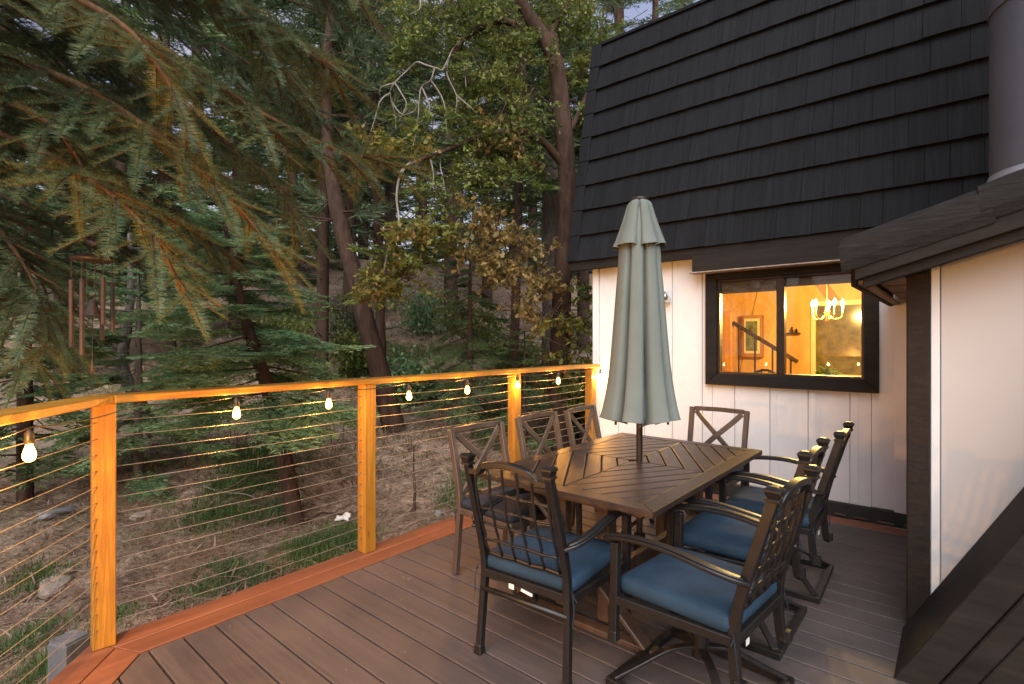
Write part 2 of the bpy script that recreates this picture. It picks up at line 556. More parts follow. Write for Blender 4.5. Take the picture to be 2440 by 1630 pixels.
M['flue'] = mat_plain('flue_metal', (0.062, 0.074, 0.098), 0.6, 0.0, 0.12, 2.2, 0.04, 0.5)
M['flash'] = mat_plain('galvanised_flashing', (0.32, 0.34, 0.36), 0.4, 0.6, 0.1, 8, 0.05)
M['bulb'] = mat_bulb('bulb_glow', (1.0, 0.50, 0.10), 8.0)
M['socket'] = mat_plain('bulb_socket', (0.02, 0.016, 0.013), 0.5, 0, 0.2, 20, 0.05)
M['chrome'] = mat_plain('chrome', (0.62, 0.63, 0.65), 0.15, 0.95, 0.05, 10, 0)
WARM = (1.0, 0.45, 0.095)
# ================================================================== GROUND
def mat_ground():
    m, nt, b = new_mat('forest_floor')
    g = nt.nodes.new('ShaderNodeNewGeometry'); P = g.outputs['Position']
    n1 = noise(nt, P, 0.55, 5, 0.6, 0.5); n2 = noise(nt, P, 4.5, 8, 0.75, 0.6); n3 = noise(nt, P, 26, 4, 0.7)
    c = ramp(nt, n2, [(0.30, (0.085, 0.062, 0.048)), (0.46, (0.25, 0.18, 0.132)), (0.60, (0.41, 0.315, 0.235)), (0.76, (0.54, 0.44, 0.345))])
    c2 = ramp(nt, n3, [(0.32, (0.45,) * 3), (0.68, (1.35,) * 3)])
    c = mixc(nt, 0.8, c, c2, 'MULTIPLY')
    f = ramp(nt, n1, [(0.50, (0, 0, 0)), (0.68, (0.55,) * 3)])
    c = mixc(nt, f, c, (0.095, 0.10, 0.045))
    n4 = noise(nt, P, 0.9, 3)
    c = mixc(nt, ramp(nt, n4, [(0.52, (0, 0, 0)), (0.72, (0.5,) * 3)]), c, (0.20, 0.105, 0.06))
    lk(nt, c, b.inputs['Base Color'])
    b.inputs['Roughness'].default_value = 0.95
    b.inputs['Specular IOR Level'].default_value = 0.1
    mx = nt.nodes.new('ShaderNodeMath'); mx.operation = 'ADD'
    lk(nt, n2, mx.inputs[0]); lk(nt, n3, mx.inputs[1])
    bump(nt, mx.outputs[0], b, 0.9, 0.05)
    return m
M['ground'] = mat_ground()

def axis_steps(lo, hi, near_lo, near_hi, fine):
    a = list(np.arange(near_lo, near_hi + 1e-6, fine))
    s = fine; x = near_lo; left = []
    while x > lo:
        s *= 1.16; x -= s; left.append(x)
    s = fine; x = near_hi; right = []
    while x < hi:
        s *= 1.16; x += s; right.append(x)
    return np.array(left[::-1] + a + right)
gx = axis_steps(-220, 220, -13, -1.5, 0.13)
gy = axis_steps(-220, 220, -2, 12, 0.13)
GX, GY = np.meshgrid(gx, gy, indexing='ij')
GZ = np.vectorize(gz)(GX, GY)
near = np.exp(-(((GX + 7) / 12) ** 2 + ((GY - 5) / 12) ** 2))
GZ = GZ + rng.normal(0, 0.022, GZ.shape) * near
# level the sheet under the house and deck so it never shows through them
under = (GX > -2.9) & (GY > -3) & (GY < 14)
GZ[under] = np.minimum(GZ[under], -0.9)
i, j = np.meshgrid(np.arange(len(gx) - 1), np.arange(len(gy) - 1), indexing='ij')
ny = len(gy)
q = np.stack([i * ny + j, (i + 1) * ny + j, (i + 1) * ny + j + 1, i * ny + j + 1], -1).reshape(-1, 4)
gnd = np_mesh('ground', np.stack([GX, GY, GZ], -1).reshape(-1, 3), q, M['ground'], smooth=True)
tag(gnd, kind='structure')

# ================================================================== DECK
CH = R(-40)                                        # heading of the chamfered deck edge
cdx, cdy = math.cos(CH), math.sin(CH)
nx_, ny_ = -cdy, cdx                               # inward normal of the chamfered edge
OUT = (-3.16, 0.60)
def corner(t):                                     # corner of the edge offset inward by t
    k = 1 + nx_
    return (OUT[0] + t * (1 + nx_) / k, OUT[1] + t * ny_ / k)
def ch(t, s):                                      # point on the chamfered edge
    c = corner(t)
    return (c[0] + cdx * s, c[1] + cdy * s)

deck = MB()
for yy in np.arange(-2.2, 5.0, 0.6):
    x0 = -3.05 if yy > 0.8 else -3.0 + (0.8 - yy) * cdx / -cdy
    deck.b2((x0, yy - 0.02, -0.24), (3.0, yy + 0.02, -0.03))
deck.b2((-3.155, 0.62, -0.26), (-3.115, 5.1, -0.03))
p0 = ch(0.02, 0.0); p1 = ch(0.02, 4.2)
deck.bar((p0[0], p0[1], -0.145), (p1[0], p1[1], -0.145), 0.038, 0.23)
for px_, py_ in ((-3.0, 0.95), (-3.0, 2.9), (-3.0, 4.8), (-1.2, -0.9), (0.8, -1.9), (2.6, 0.5)):
    deck.b2((px_ - 0.07, py_ - 0.07, gz(px_, py_) - 0.6), (px_ + 0.07, py_ + 0.07, -0.22))
deck_o = deck.build('deck', M['joist'])
tag(deck_o, kind='structure')

TH = 0.028
def board_poly(name, poly, m, z1=0.0, th=TH):
    cx = sum(p[0] for p in poly) / len(poly); cy = sum(p[1] for p in poly) / len(poly)
    mb = MB().prism(poly, 'z', z1 - th, z1)
    return mb.build(name, m, deck_o, bevel=0.003, origin=(cx, cy, z1))

PITCH, GAP = 0.1445, 0.0095
IN = 0.27
ic = corner(IN)
y = 1.912 - PITCH * 30
yend = 4.835
while y < yend - 0.03:
    a, b_ = y + GAP / 2, min(y + PITCH, yend) - GAP / 2
    def xs(yy):
        return ic[0] + GAP if yy >= ic[1] else ic[0] + (ic[1] - yy) * cdx / -cdy + GAP
    poly = [(xs(a), a), (3.0, a), (3.0, b_)]
    if a < ic[1] < b_: poly += [(xs(b_), b_), (ic[0] + GAP, ic[1])]
    else: poly += [(xs(b_), b_)]
    board_poly('deck_board', poly, M['deck'])
    y += PITCH
for t0, t1 in ((0.0, 0.132), (0.138, 0.27)):       # red-brown border boards along the railing and the chamfer
    a0, a1 = corner(t0), corner(t1)
    board_poly('rim_board', [a0, a1, (a1[0], 5.09), (a0[0], 5.09)], M['rim'], 0.002)
    b0, b1 = ch(t0, 4.3), ch(t1, 4.3)
    o = board_poly('rim_board', [(a0[0] + cdx * 0.005, a0[1] + cdy * 0.005), b0, b1, (a1[0] + cdx * 0.005, a1[1] + cdy * 0.005)], M['rim'], 0.002)
board_poly('rim_board', [(ic[0] + GAP, 4.84), (3.0, 4.84), (3.0, 5.0), (ic[0] + GAP, 5.0)], M['rim_x'], 0.002)

# ================================================================== RAILING
rail = thing('deck_railing', 'orange cedar deck railing with horizontal steel cables between square posts', 'railing', (-3.1, 0.65, 0))
PW = 0.089
PX = -3.095
posts = [(PX, 0.63), (PX, 2.09), (PX, 3.67), (PX, 4.985)]
def post(x, y, rz=0):
    m = Matrix.Rotation(rz, 3, 'Z')
    mb = MB().box((0, 0, 0.577), (PW, PW, 1.152), m)
    return mb.build('post', M['cedar'], rail, bevel=0.004, origin=(0, 0, 0)), (x, y)
for k, (x, y) in enumerate(posts):
    o, p = post(x, y, R(-6) if k == 0 else 0)
    o.location = Vector((x, y, 0.002)) - wloc(rail)
lp = [ch(0.07, 1.62), ch(0.07, 3.2)]
for x, y in lp:
    o, p = post(x, y, CH); o.location = Vector((x, y, 0.002)) - wloc(rail)
ZT0, ZT1 = 1.155, 1.191
def cap(name, poly, m):
    cx = sum(p[0] for p in poly) / 4; cy = sum(p[1] for p in poly) / 4
    return MB().prism(poly, 'z', ZT0, ZT1).build(name, m, rail, bevel=0.004, origin=(cx, cy, ZT0), world=True)
a0, a1 = corner(-0.012), corner(0.128)
cap('top_rail', [a0, a1, (a1[0], 5.095), (a0[0], 5.095)], M['cedar_x'])
g = 0.004
b0, b1 = ch(-0.012, 3.6), ch(0.128, 3.6)
cpx = cap('top_rail', [(a0[0] + cdx * g, a0[1] + cdy * g), b0, b1, (a1[0] + cdx * g, a1[1] + cdy * g)], M['cedar_x'])
for k in range(14):
    z = 1.068 - k * 0.0745
    ys = np.linspace(0.63, 5.08, 60); pts = []
    for yy in ys:
        seg = [p[1] for p in posts] + [5.08]
        i0 = max(q_ for q_ in range(len(seg)) if seg[q_] <= yy + 1e-6)
        i1 = min(i0 + 1, len(seg) - 1)
        u = (yy - seg[i0]) / max(seg[i1] - seg[i0], 1e-6)
        pts.append((PX + 0.001 * math.sin(k * 2.1 + yy * 3), yy, z - 0.012 * math.sin(math.pi * u) * (0.5 + 0.5 * math.sin(k * 3.7 + 1) ** 2)))
    MB().tube(pts, 0.0019, 6).build('cable', M['cable'], rail, origin=(PX, 2.5, z), world=True, smooth=True)
    ps = ch(0.067, 0.0); pe = ch(0.067, 3.2)
    pts = [(ps[0] + (pe[0] - ps[0]) * u, ps[1] + (pe[1] - ps[1]) * u, z - 0.010 * abs(math.sin(math.pi * 2 * u))) for u in np.linspace(0, 1, 30)]
    MB().tube(pts, 0.0019, 6).build('cable', M['cable'], rail, origin=(ps[0], ps[1], z), world=True, smooth=True)
# cable fittings on the wall post: small dark screws
for (x, y) in posts[1:]:
    for k in range(14):
        z = 1.068 - k * 0.0745
        MB().box((x, y - PW / 2 - 0.001, z), (0.007, 0.004, 0.007)).build('fitting', M['socket'], rail, origin=(x, y - PW / 2, z), world=True)

# ================================================================== STRING LIGHTS
lights = thing('string_lights', 'string of warm amber teardrop bulbs on a black cord under the railing cap', 'string lights', (-3.02, 1.2, 1.1))
def teardrop(k=14, s=1.0):
    prof = [(0.002, -0.046), (0.012, -0.043), (0.020, -0.034), (0.0235, -0.022), (0.0225, -0.008), (0.018, 0.008), (0.0135, 0.020), (0.012, 0.028)]
    return [(r * s, z * s) for r, z in prof]
bulb_xyz = []
for yy in (0.75, 1.196, 1.747, 2.378, 2.967, 3.60, 4.23, 5.03):
    bulb_xyz.append((-2.998, yy, 1.062))
for s in (0.575, 1.12, 1.67, 2.2, 2.75):
    p = ch(0.160, s); bulb_xyz.append((p[0], p[1], 1.050))
cord = []
ordered = bulb_xyz[:8][::-1] + bulb_xyz[8:]
for a_, b_ in zip(ordered[:-1], ordered[1:]):
    A, B = Vector(a_) + Vector((0, 0, 0.085)), Vector(b_) + Vector((0, 0, 0.085))
    for u in np.linspace(0, 1, 8)[:-1]:
        cord.append(A.lerp(B, u) - Vector((0, 0, 0.02 * math.sin(math.pi * u))))
MB().tube(cord, 0.0028, 6).build('cord', M['socket'], lights, origin=wloc(lights), world=True)
b_mesh = s_mesh = None
BULB_W = 9.0
for n_, p in enumerate(bulb_xyz):
    if n_ == 0: continue
    bo = MB().lathe(teardrop(14, 0.85)).build('bulb', M['bulb'], lights, smooth=True)
    bo.location = Vector(p) - wloc(lights)
    so = MB().lathe([(0.0125, 0.026), (0.0145, 0.028), (0.0145, 0.066), (0.008, 0.074), (0.003, 0.086)], 12).build('socket', M['socket'], lights, smooth=True)
    so.location = Vector(p) - wloc(lights)
    ld = bpy.data.lights.new('bulb_light', 'POINT')
    ld.energy = BULB_W * (0.85 if n_ < 8 else (0.8 if n_ == 8 else (6.0 if n_ < 11 else 0.6)))  # two unseen bulbs boosted far above the rest to add orange on the fir
    ld.color = WARM; ld.shadow_soft_size = 0.012
    lo = bpy.data.objects.new('bulb_light', ld); COL.objects.link(lo)
    lo.parent = lights; lo.location = Vector(p) - wloc(lights) + Vector((0, 0, -0.018))

# ================================================================== HOUSE
YW = 5.12
house = thing('house', 'white cottage with steep black shake roof and a brown framed window', 'house', (-1.5, 5.3, 0))
wall = MB()
wall.b2((-3.12, YW + 0.012, 0.02), (-1.80, YW + 0.10, 2.36))
wall.b2((-1.80, YW + 0.012, 0.02), (-0.52, YW + 0.10, 1.07))
wall.b2((-1.80, YW + 0.012, 2.08), (-0.52, YW + 0.10, 2.36))
wall.b2((-0.52, YW + 0.012, 0.02), (2.6, YW + 0.10, 2.36))
wall.b2((-3.12, YW + 0.101, 0.02), (-3.03, 9.2, 2.36))                  # side wall round the corner
wall_o = wall.build('wall', M['white_board'], house, origin=(-1.5, YW, 0), world=True)
def hpart(name, a, b, m, parent=None, bevel=0.003):
    c = [(a[i] + b[i]) / 2 for i in range(3)]
    return MB().b2(a, b).build(name, m, parent or house, bevel=bevel, origin=c, world=True)
seams = [-0.36 - 0.3075 * k for k in range(-6, 10)]
for k in range(len(seams) - 1):
    x1, x0 = seams[k], seams[k + 1]
    if x0 > 0.3: continue
    x0 = max(x0, -3.06)
    if x1 - x0 < 0.02: continue
    dy = random.uniform(-0.0015, 0.0015)
    segs = [(0.105 + random.uniform(-0.006, 0.006), 2.34)]
    xm0, xm1 = x0 + 0.0035, x1 - 0.0035
    if x1 > -1.80 and x0 < -0.52:
        if x0 < -1.80:
            hpart('board', (xm0, YW - 0.004 + dy, 0.105), (-1.802, YW + 0.0115, 2.34), M['white_board'], wall_o, 0.002)
            xm0 = -1.799
        if x1 > -0.52:
            hpart('board', (-0.518, YW - 0.004 + dy, 0.105), (xm1, YW + 0.0115, 2.34), M['white_board'], wall_o, 0.002)
            xm1 = -0.521
        segs = [(0.105 + random.uniform(-0.006, 0.006), 1.065)]
    for z0, z1 in segs:
        hpart('board', (xm0, YW - 0.004 + dy, z0), (xm1, YW + 0.0115, z1), M['white_board'], wall_o, 0.002)
    # narrow raised rib beside each groove
    zt = 1.03 if (x1 > -1.85 and x0 < -0.47) else 2.33
    hpart('rib', (x0 + 0.02, YW - 0.0075 + dy, 0.11), (x0 + 0.058, YW - 0.0045 + dy, zt), M['white_board'], wall_o, 0.001)
hpart('corner_board', (-3.138, YW - 0.022, 0.03), (-3.062, YW + 0.012, 2.33), M['white_board'])
hpart('corner_board', (-0.37, YW - 0.026, 0.09), (-0.245, YW - 0.0085, 2.30), M['white_board'])
hpart('corner_board', (-0.24, YW - 0.016, 0.09), (-0.10, YW - 0.0085, 2.30), M['white_board'])
hpart('base_flashing', (-3.0, YW - 0.035, -0.02), (0.4, YW + 0.008, 0.098), M['black_base'], None, 0.004)
for k in range(16):                                                    # crumbled edge of the base
    x = -2.7 + k * 0.16 + random.uniform(-0.03, 0.03)
    hpart('base_chip', (x, YW - 0.07 - random.uniform(0, 0.03), 0.0035), (x + random.uniform(0.04, 0.12), YW - 0.04, 0.0035 + random.uniform(0.008, 0.02)), M['joist'], None, 0.002)

# ---- window
win = empty('window', (-1.16, YW, 1.05)); win.parent = house; win.location = Vector((-1.16, YW, 1.05)) - wloc(house)
def wpart(name, a, b, m, bevel=0.004):
    return hpart(name, a, b, m, win, bevel)
def frame_board(poly, y0, y1):
    cx = sum(p[0] for p in poly) / 4; cz = sum(p[1] for p in poly) / 4
    return MB().prism(poly, 'y', y0, y1).build('frame', M['trim'], win, bevel=0.003, origin=(cx, y0, cz), world=True)
ox0, ox1, oz0, oz1 = -1.85, -0.468, 1.03, 2.13
tx0, tx1, tz0, tz1 = -1.745, -0.565, 1.135, 2.035
e = 0.001
frame_board([(ox0, oz0), (ox1, oz0), (tx1 - e, tz0), (tx0 + e, tz0)], YW - 0.055, YW + 0.03)
frame_board([(ox0, oz1), (ox1, oz1), (tx1 - e, tz1), (tx0 + e, tz1)], YW - 0.055, YW + 0.03)
frame_board([(ox0, oz0 + e), (tx0, tz0 + e), (tx0, tz1 - e), (ox0, oz1 - e)], YW - 0.055, YW + 0.03)
frame_board([(ox1, oz0 + e), (tx1, tz0 + e), (tx1, tz1 - e), (ox1, oz1 - e)], YW - 0.055, YW + 0.03)
for (a, b_) in (((tx0, tz0), (tx1, tz0 + 0.02)), ((tx0, tz1 - 0.02), (tx1, tz1))):
    wpart('sash', (a[0], YW - 0.02, a[1]), (b_[0], YW + 0.06, b_[1]), M['bronze'], 0.002)
for x0, x1 in ((tx0, tx0 + 0.022), (tx1 - 0.022, tx1), (-1.225, -1.160)):
    wpart('sash', (x0, YW - 0.022, tz0 + 0.0205), (x1, YW + 0.058, tz1 - 0.0205), M['bronze'], 0.002)
wpart('pane', (tx0 + 0.022, YW + 0.014, tz0 + 0.02), (-1.225, YW + 0.018, tz1 - 0.02), M['glass'], 0)
wpart('pane', (-1.160, YW + 0.026, tz0 + 0.02), (tx1 - 0.022, YW + 0.030, tz1 - 0.02), M['glass'], 0)
M['weathered'] = mat_wood('weathered_edge', (0.16, 0.12, 0.10), (0.30, 0.24, 0.20), (12, 1.5, 12), 0.8, 0.3)
# hood over the window and fascia under the eave
hpart('window_hood', (-1.93, 4.935, 2.112), (-0.05, YW - 0.03, 2.262), M['trim'])
hpart('hood_soffit', (-1.955, 4.918, 2.098), (-0.05, YW - 0.058, 2.1095), M['weathered'], None, 0.002)
hpart('fascia', (-3.35, 4.96, 2.245), (2.6, 5.01, 2.345), M['trim'])
hpart('soffit', (-3.35, 5.011, 2.300), (2.6, YW + 0.012, 2.335), M['trim'])

# ---- roof
RX0, RX1 = -3.36, 2.6
E0 = Vector((0, 4.985, 2.335)); UPV = Vector((0, 0.54, 2.67)).normalized(); NV = Vector((0, -UPV.z, UPV.y))
RL = 2.74
P1_ = E0 + UPV * RL
roof = MB().prism([(E0.y + 0.03, E0.z), (P1_.y + 0.03, P1_.z), (9.2, P1_.z + 0.25), (9.2, E0.z)], 'x', RX0 + 0.05, RX1)
roof_o = roof.build('roof', M['trim'], house, origin=(0, 5.3, 2.3), world=True)
rotm = Matrix((Vector((1, 0, 0)), -NV, UPV)).transposed().to_4x4()
widths = [0.15, 0.19, 0.235, 0.28, 0.32]
sh_mesh = []
for w in widths:
    for v_ in range(2):
        L = 0.350
        t0, t1 = 0.046 + 0.005 * v_, 0.010
        mb = MB()
        w2 = w / 2 - 0.0012
        nseg = max(2, int(w / 0.05))
        xsn = [-w2 + 2 * w2 * k / nseg for k in range(nseg + 1)]
        vv = []; ff = []
        for k, x in enumerate(xsn):                       # uneven butt edge and ribbed face
            jag = random.uniform(-0.0022, 0.0022); th = random.uniform(-0.003, 0.003)
            vv += [(x, 0, jag), (x, -t0 + th, jag), (x, -t1 + th * 0.6, L), (x, 0, L)]
        for k in range(nseg):
            a = k * 4; c = a + 4
            ff += [(a, c, c + 1, a + 1), (a + 1, c + 1, c + 2, a + 2), (a + 2, c + 2, c + 3, a + 3)]
        ff += [(0, 1, 2, 3), tuple(nseg * 4 + q_ for q_ in (3, 2, 1, 0))]
        mb.add(vv, ff)
        me = bpy.data.meshes.new('shingle'); me.from_pydata(mb.v, [], mb.f)
        bm = bmesh.new(); bm.from_mesh(me); bmesh.ops.recalc_face_normals(bm, faces=bm.faces); bm.to_mesh(me); bm.free()
        me.materials.append(M['shake']); sh_mesh.append((w, me))
NC = 9
EXPO = 0.3045
n_sh = 0
def add_shingle(me, loc, rot, nm='shingle'):
    o = bpy.data.objects.new(nm, me); COL.objects.link(o); o.parent = roof_o
    o.matrix_local = Matrix.Translation(Vector(loc) - wloc(roof_o)) @ rot
    return o
for c in range(NC):
    t = c * EXPO
    x = RX0 + 0.10 - random.uniform(0, 0.1)
    xe = 1.15
    while x < xe:
        w, me = random.choice(sh_mesh)
        if x + w > xe + 0.1: break
        L_over = min(0.35, RL - t + 0.02)
        p = E0 + UPV * (t + random.uniform(-0.0018, 0.0018)) + NV * 0.006
        if x < RX0 + 0.09: w0 = w; x = RX0 + 0.09
        add_shingle(me, (x + w / 2, p.y, p.z), rotm)
        x += w; n_sh += 1
capm = MB().b2((-0.065, -0.052, 0.0), (0.065, 0.03, 0.325)).build('rake_cap', M['shake'], roof_o, bevel=0.006)
cap_me = capm.data
bpy.data.objects.remove(capm)
for c in range(NC):
    p = E0 + UPV * (c * EXPO) + NV * (0.010 + 0.0)
    add_shingle(cap_me, (RX0 + 0.045, p.y, p.z), rotm @ Matrix.Rotation(R(-1.6), 4, 'X'), 'rake_cap')
hpart('ridge_cap', (RX0 + 0.02, P1_.y - 0.05, P1_.z - 0.005), (RX1, P1_.y + 0.16, P1_.z + 0.03), M['shake'], roof_o)

# ---- wing on the right: corner post, textured white wall, shallow roof edge, flue
YG = 3.33
wing = MB().prism([(-0.165, 0.0), (2.6, 0.0), (2.6, 2.70), (-0.165, 1.93)], 'y', YG + 0.015, YW - 0.04)
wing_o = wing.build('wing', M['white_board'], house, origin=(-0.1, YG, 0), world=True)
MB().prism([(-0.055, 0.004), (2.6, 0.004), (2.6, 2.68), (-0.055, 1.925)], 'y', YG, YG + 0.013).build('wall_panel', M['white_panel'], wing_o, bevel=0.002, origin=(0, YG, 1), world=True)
hpart('corner_strip', (-0.094, YG - 0.012, 0.004), (-0.059, YG + 0.010, 1.93), M['white_board'], wing_o)
hpart('corner_post', (-0.190, YG - 0.03, 0.004), (-0.098, YG + 0.10, 1.93), M['trim_z'], wing_o, 0.006)
SL = math.tan(R(16.8)); ca = math.cos(R(16.8)); sa = math.sin(R(16.8))
YR = 3.0
def rz_(x, z0): return z0 + (x + 0.43) * SL
def rake(name, xa, xb, z0, th, y0, y1, m, dx=0.0, bev=0.004):
    poly = [(xa + dx, rz_(xa, z0)), (xb, rz_(xb, z0)), (xb, rz_(xb, z0 + th)), (xa, rz_(xa, z0 + th))]
    c = (xa, y0, z0)
    return MB().prism(poly, 'y', y0, y1).build(name, m, wing_o, bevel=bev, origin=c, world=True)
# roof slab, soffit boards, fascia boards, rake cap pieces
rake('roof_slab', -0.36, 2.6, 1.785, 0.095, YR + 0.12, YW - 0.05, M['trim'])
rake('fascia_board', -0.345, 2.6, 1.681, 0.10, YR + 0.045, YR + 0.085, M['trim'])
rake('fascia_board', -0.375, 2.6, 1.727, 0.12, YR + 0.008, YR + 0.0445, M['trim'])
M['rake_shake'] = mat_wood('rake_cap_shake', (0.006, 0.0056, 0.0052), (0.019, 0.0172, 0.0155), (3, 60, 60), 0.75, 0.9, 0.1, None, 1.6, None, 0.2)
def rake_cap(xa, xb, z0, lift):
    k = 12; rows = []
    prof = [(0.0, -0.045), (-0.012, 0.0), (-0.010, 0.045), (-0.004, 0.085), (0.02, 0.112), (0.10, 0.125), (0.16, 0.10)]
    mb = MB(); rings = []
    for x in np.linspace(xa, xb, k):
        l_ = lift * (x - xa) / (xb - xa) * -1
        rings.append([Vector((x + (0.02 if x == xa else 0) * dz * 8 - dz * 0.28, YR + dy + random.uniform(-0.002, 0.002), rz_(x, z0) + dz + l_)) for dy, dz in prof])
    n = len(mb.v); kk = len(prof)
    mb._rings(rings)
    return mb.build('rake_cap', M['rake_shake'], wing_o, origin=(xa, YR, z0), world=True)
rake_cap(-0.43, 0.12, 1.832, 0.0)
rake_cap(0.085, 1.3, 1.850, 0.0)
M['pine_soffit'] = mat_wood('brown_soffit', (0.08, 0.045, 0.025), (0.15, 0.085, 0.045), (12, 1.5, 12), 0.6, 0.2)
# left eave: soffit board, rafter tails, gutter end
hpart('eave_board', (-0.400, YR + 0.09, 1.722), (-0.372, YW - 0.06, 1.83), M['trim'], wing_o)
hpart('eave_edge', (-0.371, YR + 0.10, 1.730), (-0.330, YW - 0.06, 1.752), M['weathered'], wing_o, 0.002)
hpart('soffit_board', (-0.329, 3.10, 1.775), (-0.195, YW - 0.06, 1.789), M['pine_soffit'], wing_o, 0.002)
for yy in (3.18, 3.75, 4.3):
    hpart('rafter', (-0.345, yy, 1.772), (-0.19, yy + 0.04, 1.835), M['joist'], wing_o)
MB().box((-0.02, YR + 0.008, 1.93), (0.012, 0.012, 0.012)).build('nail', M['chrome'], wing_o, origin=(-0.02, YR + 0.008, 1.93), world=True)

# flue behind the wing's roof edge
flue = empty('flue', (0, 0, 0)); flue.parent = house
FC = (0.475, 4.30); FR = 0.32
flue.location = Vector((FC[0], FC[1], 2.2)) - wloc(house)
MB().lathe([(FR, -0.15), (FR, 1.21)], 48, (0, 0, 0)).build('pipe', M['flue'], flue, smooth=False)
smooth_by_angle(flue.children[0])
o = MB().lathe([(FR + 0.010, 1.195), (FR + 0.010, 1.222), (FR + 0.003, 1.226), (FR + 0.003, 2.6)], 48).build('collar', M['flue'], flue); smooth_by_angle(o)
o = MB().lathe([(FR + 0.16, -0.06), (FR + 0.05, 0.14), (FR + 0.004, 0.235)], 48).build('flashing', M['flash'], flue); smooth_by_angle(o)

# ---- sloping dark bulkhead against the wing
bulk = thing('stair_bulkhead', 'dark brown sloping bulkhead with trim boards at the foot of the white wing', 'bulkhead', (0.3, 2.9, 0))
YB0, YB1 = 2.78, YG - 0.035
SB = 1.80
xb0 = -0.205; zb0 = 0.0
def bpoly(off, wdt, xa, xb):
    """strip along the slope, off below the top edge measured square to it"""
    L_ = math.hypot(1, SB); ux, uz = 1 / L_, SB / L_; n_x, n_z = uz, -ux
    A = Vector((xa, zb0 + (xa - xb0) * SB)); B = Vector((xb, zb0 + (xb - xb0) * SB)); N = Vector((n_x, n_z))
    return [tuple(A + N * off), tuple(B + N * off), tuple(B + N * (off + wdt)), tuple(A + N * (off + wdt))]
body = MB().prism([(xb0 + 0.06, 0.004), (1.9, 0.004), (1.9, 3.2), (xb0 + 0.06, 0.03)], 'y', YB0 + 0.03, YB1)
body = MB().prism([(xb0 + 0.055, 0.004), (1.1, 0.004), (1.1, (1.1 - xb0 - 0.055) * SB), ], 'y', YB0 + 0.03, YB1)
body.build('panel', M['trim'], bulk, origin=wloc(bulk), world=True)
for off, wd, y0, y1 in ((0.0, 0.115, YB0 - 0.012, YB1), (0.118, 0.075, YB0 - 0.02, YB0 + 0.028)):
    MB().prism(bpoly(off, wd, xb0 + off * 0.2, 1.0), 'y', y0, y1).build('trim_board', M['trim'], bulk, bevel=0.005, origin=(0, y0, 0), world=True)
for k in range(6):                                                     # lapped planks below the trim
    off = 0.20 + k * 0.145
    q_ = bpoly(off, 0.150, xb0 + 0.02, 1.0)
    MB().prism(q_, 'y', YB0 + 0.004 + 0.002 * (k % 2), YB0 + 0.029).build('plank', M['trim'], bulk, bevel=0.004, origin=(0, YB0, 0), world=True)

# ================================================================== ROOM BEHIND THE WINDOW
M['pine'] = mat_wood('knotty_pine', (0.52, 0.30, 0.10), (0.68, 0.43, 0.17), (3, 3, 1.4), 0.6, 0.1, 0.04)
M['pine_dark'] = mat_wood('pine_trim', (0.26, 0.12, 0.045), (0.40, 0.20, 0.08), (14, 14, 1.4), 0.5, 0.1, 0.05)
room = MB()
room.b2((-3.0, 8.6, 0.05), (0.9, 8.68, 3.0)); room.b2((0.82, 5.25, 0.05), (0.9, 8.599, 3.0))
room.b2((-3.02, 5.25, 0.05), (-2.96, 8.599, 3.0)); room.b2((-2.959, 5.25, 0.02), (0.819, 8.599, 0.06))
room.b2((-2.959, 5.25, 2.45), (0.819, 8.599, 2.52))
room.b2((-2.959, 5.222, 0.05), (-1.80, 5.25, 2.45)); room.b2((-0.52, 5.222, 0.05), (0.819, 5.25, 2.45))
room.build('interior_wall', M['pine'], house, origin=(-1, 7, 1), world=True)
for k in range(6):                                                     # diagonal pine boards on the back wall
    x = -2.9 + k * 0.62
    MB().prism([(x, 2.44), (x + 0.16, 2.44), (x + 1.36, 0.55), (x + 1.20, 0.55)] if k == 2 else [(x, 2.44), (x + 0.30, 2.44), (x - 0.1, 0.5), (x - 0.4, 0.5)], 'y', 8.575 - 0.004 * k, 8.599).build('interior_board', M['pine_dark'] if k == 2 else M['pine'], house, bevel=0.003, origin=(x, 8.58, 1.5), world=True)
blind = tag(MB().b2((-1.735, 5.155, 1.905), (-1.215, 5.175, 2.03)).add([], []).build('roller_blind', mat_wood('woven_blind', (0.10, 0.075, 0.055), (0.19, 0.14, 0.105), (4, 4, 90), 0.8, 0.5, 0.02), origin=(-1.475, 5.165, 1.97)), 'brown woven blind drawn up at the top of the left pane', 'blind')
tag(MB().b2((-1.165, 5.155, 1.935), (-0.575, 5.175, 2.03)).build('roller_blind', blind.data.materials[0], origin=(-0.87, 5.165, 1.98)), 'brown woven blind drawn up at the top of the right pane', 'blind')
# stair handrail
st = thing('stair_rail', 'dark wooden handrail with thin balusters rising indoors behind the left pane', 'handrail', (-2.05, 7.5, 0.06))
ra, rb_ = Vector((-2.357, 7.5, 1.706)), Vector((-1.55, 7.5, 1.18))
dz = Vector((0, 0, 1))
MB().bar(ra, rb_, 0.045, 0.05).build('handrail', M['bronze'], st, bevel=0.008, origin=wloc(st), world=True)
for u in (0.10, 0.36, 0.63, 0.9):
    p = ra.lerp(rb_, u); MB().tube([(p.x, p.y, 0.062), (p.x, p.y, p.z - 0.02)], 0.012, 8).build('baluster', M['bronze'], st, origin=wloc(st), world=True)
MB().b2((-2.47, 7.44, 0.062), (-2.36, 7.56, 1.86)).build('newel_post', M['pine_dark'], st, bevel=0.006, origin=wloc(st), world=True)
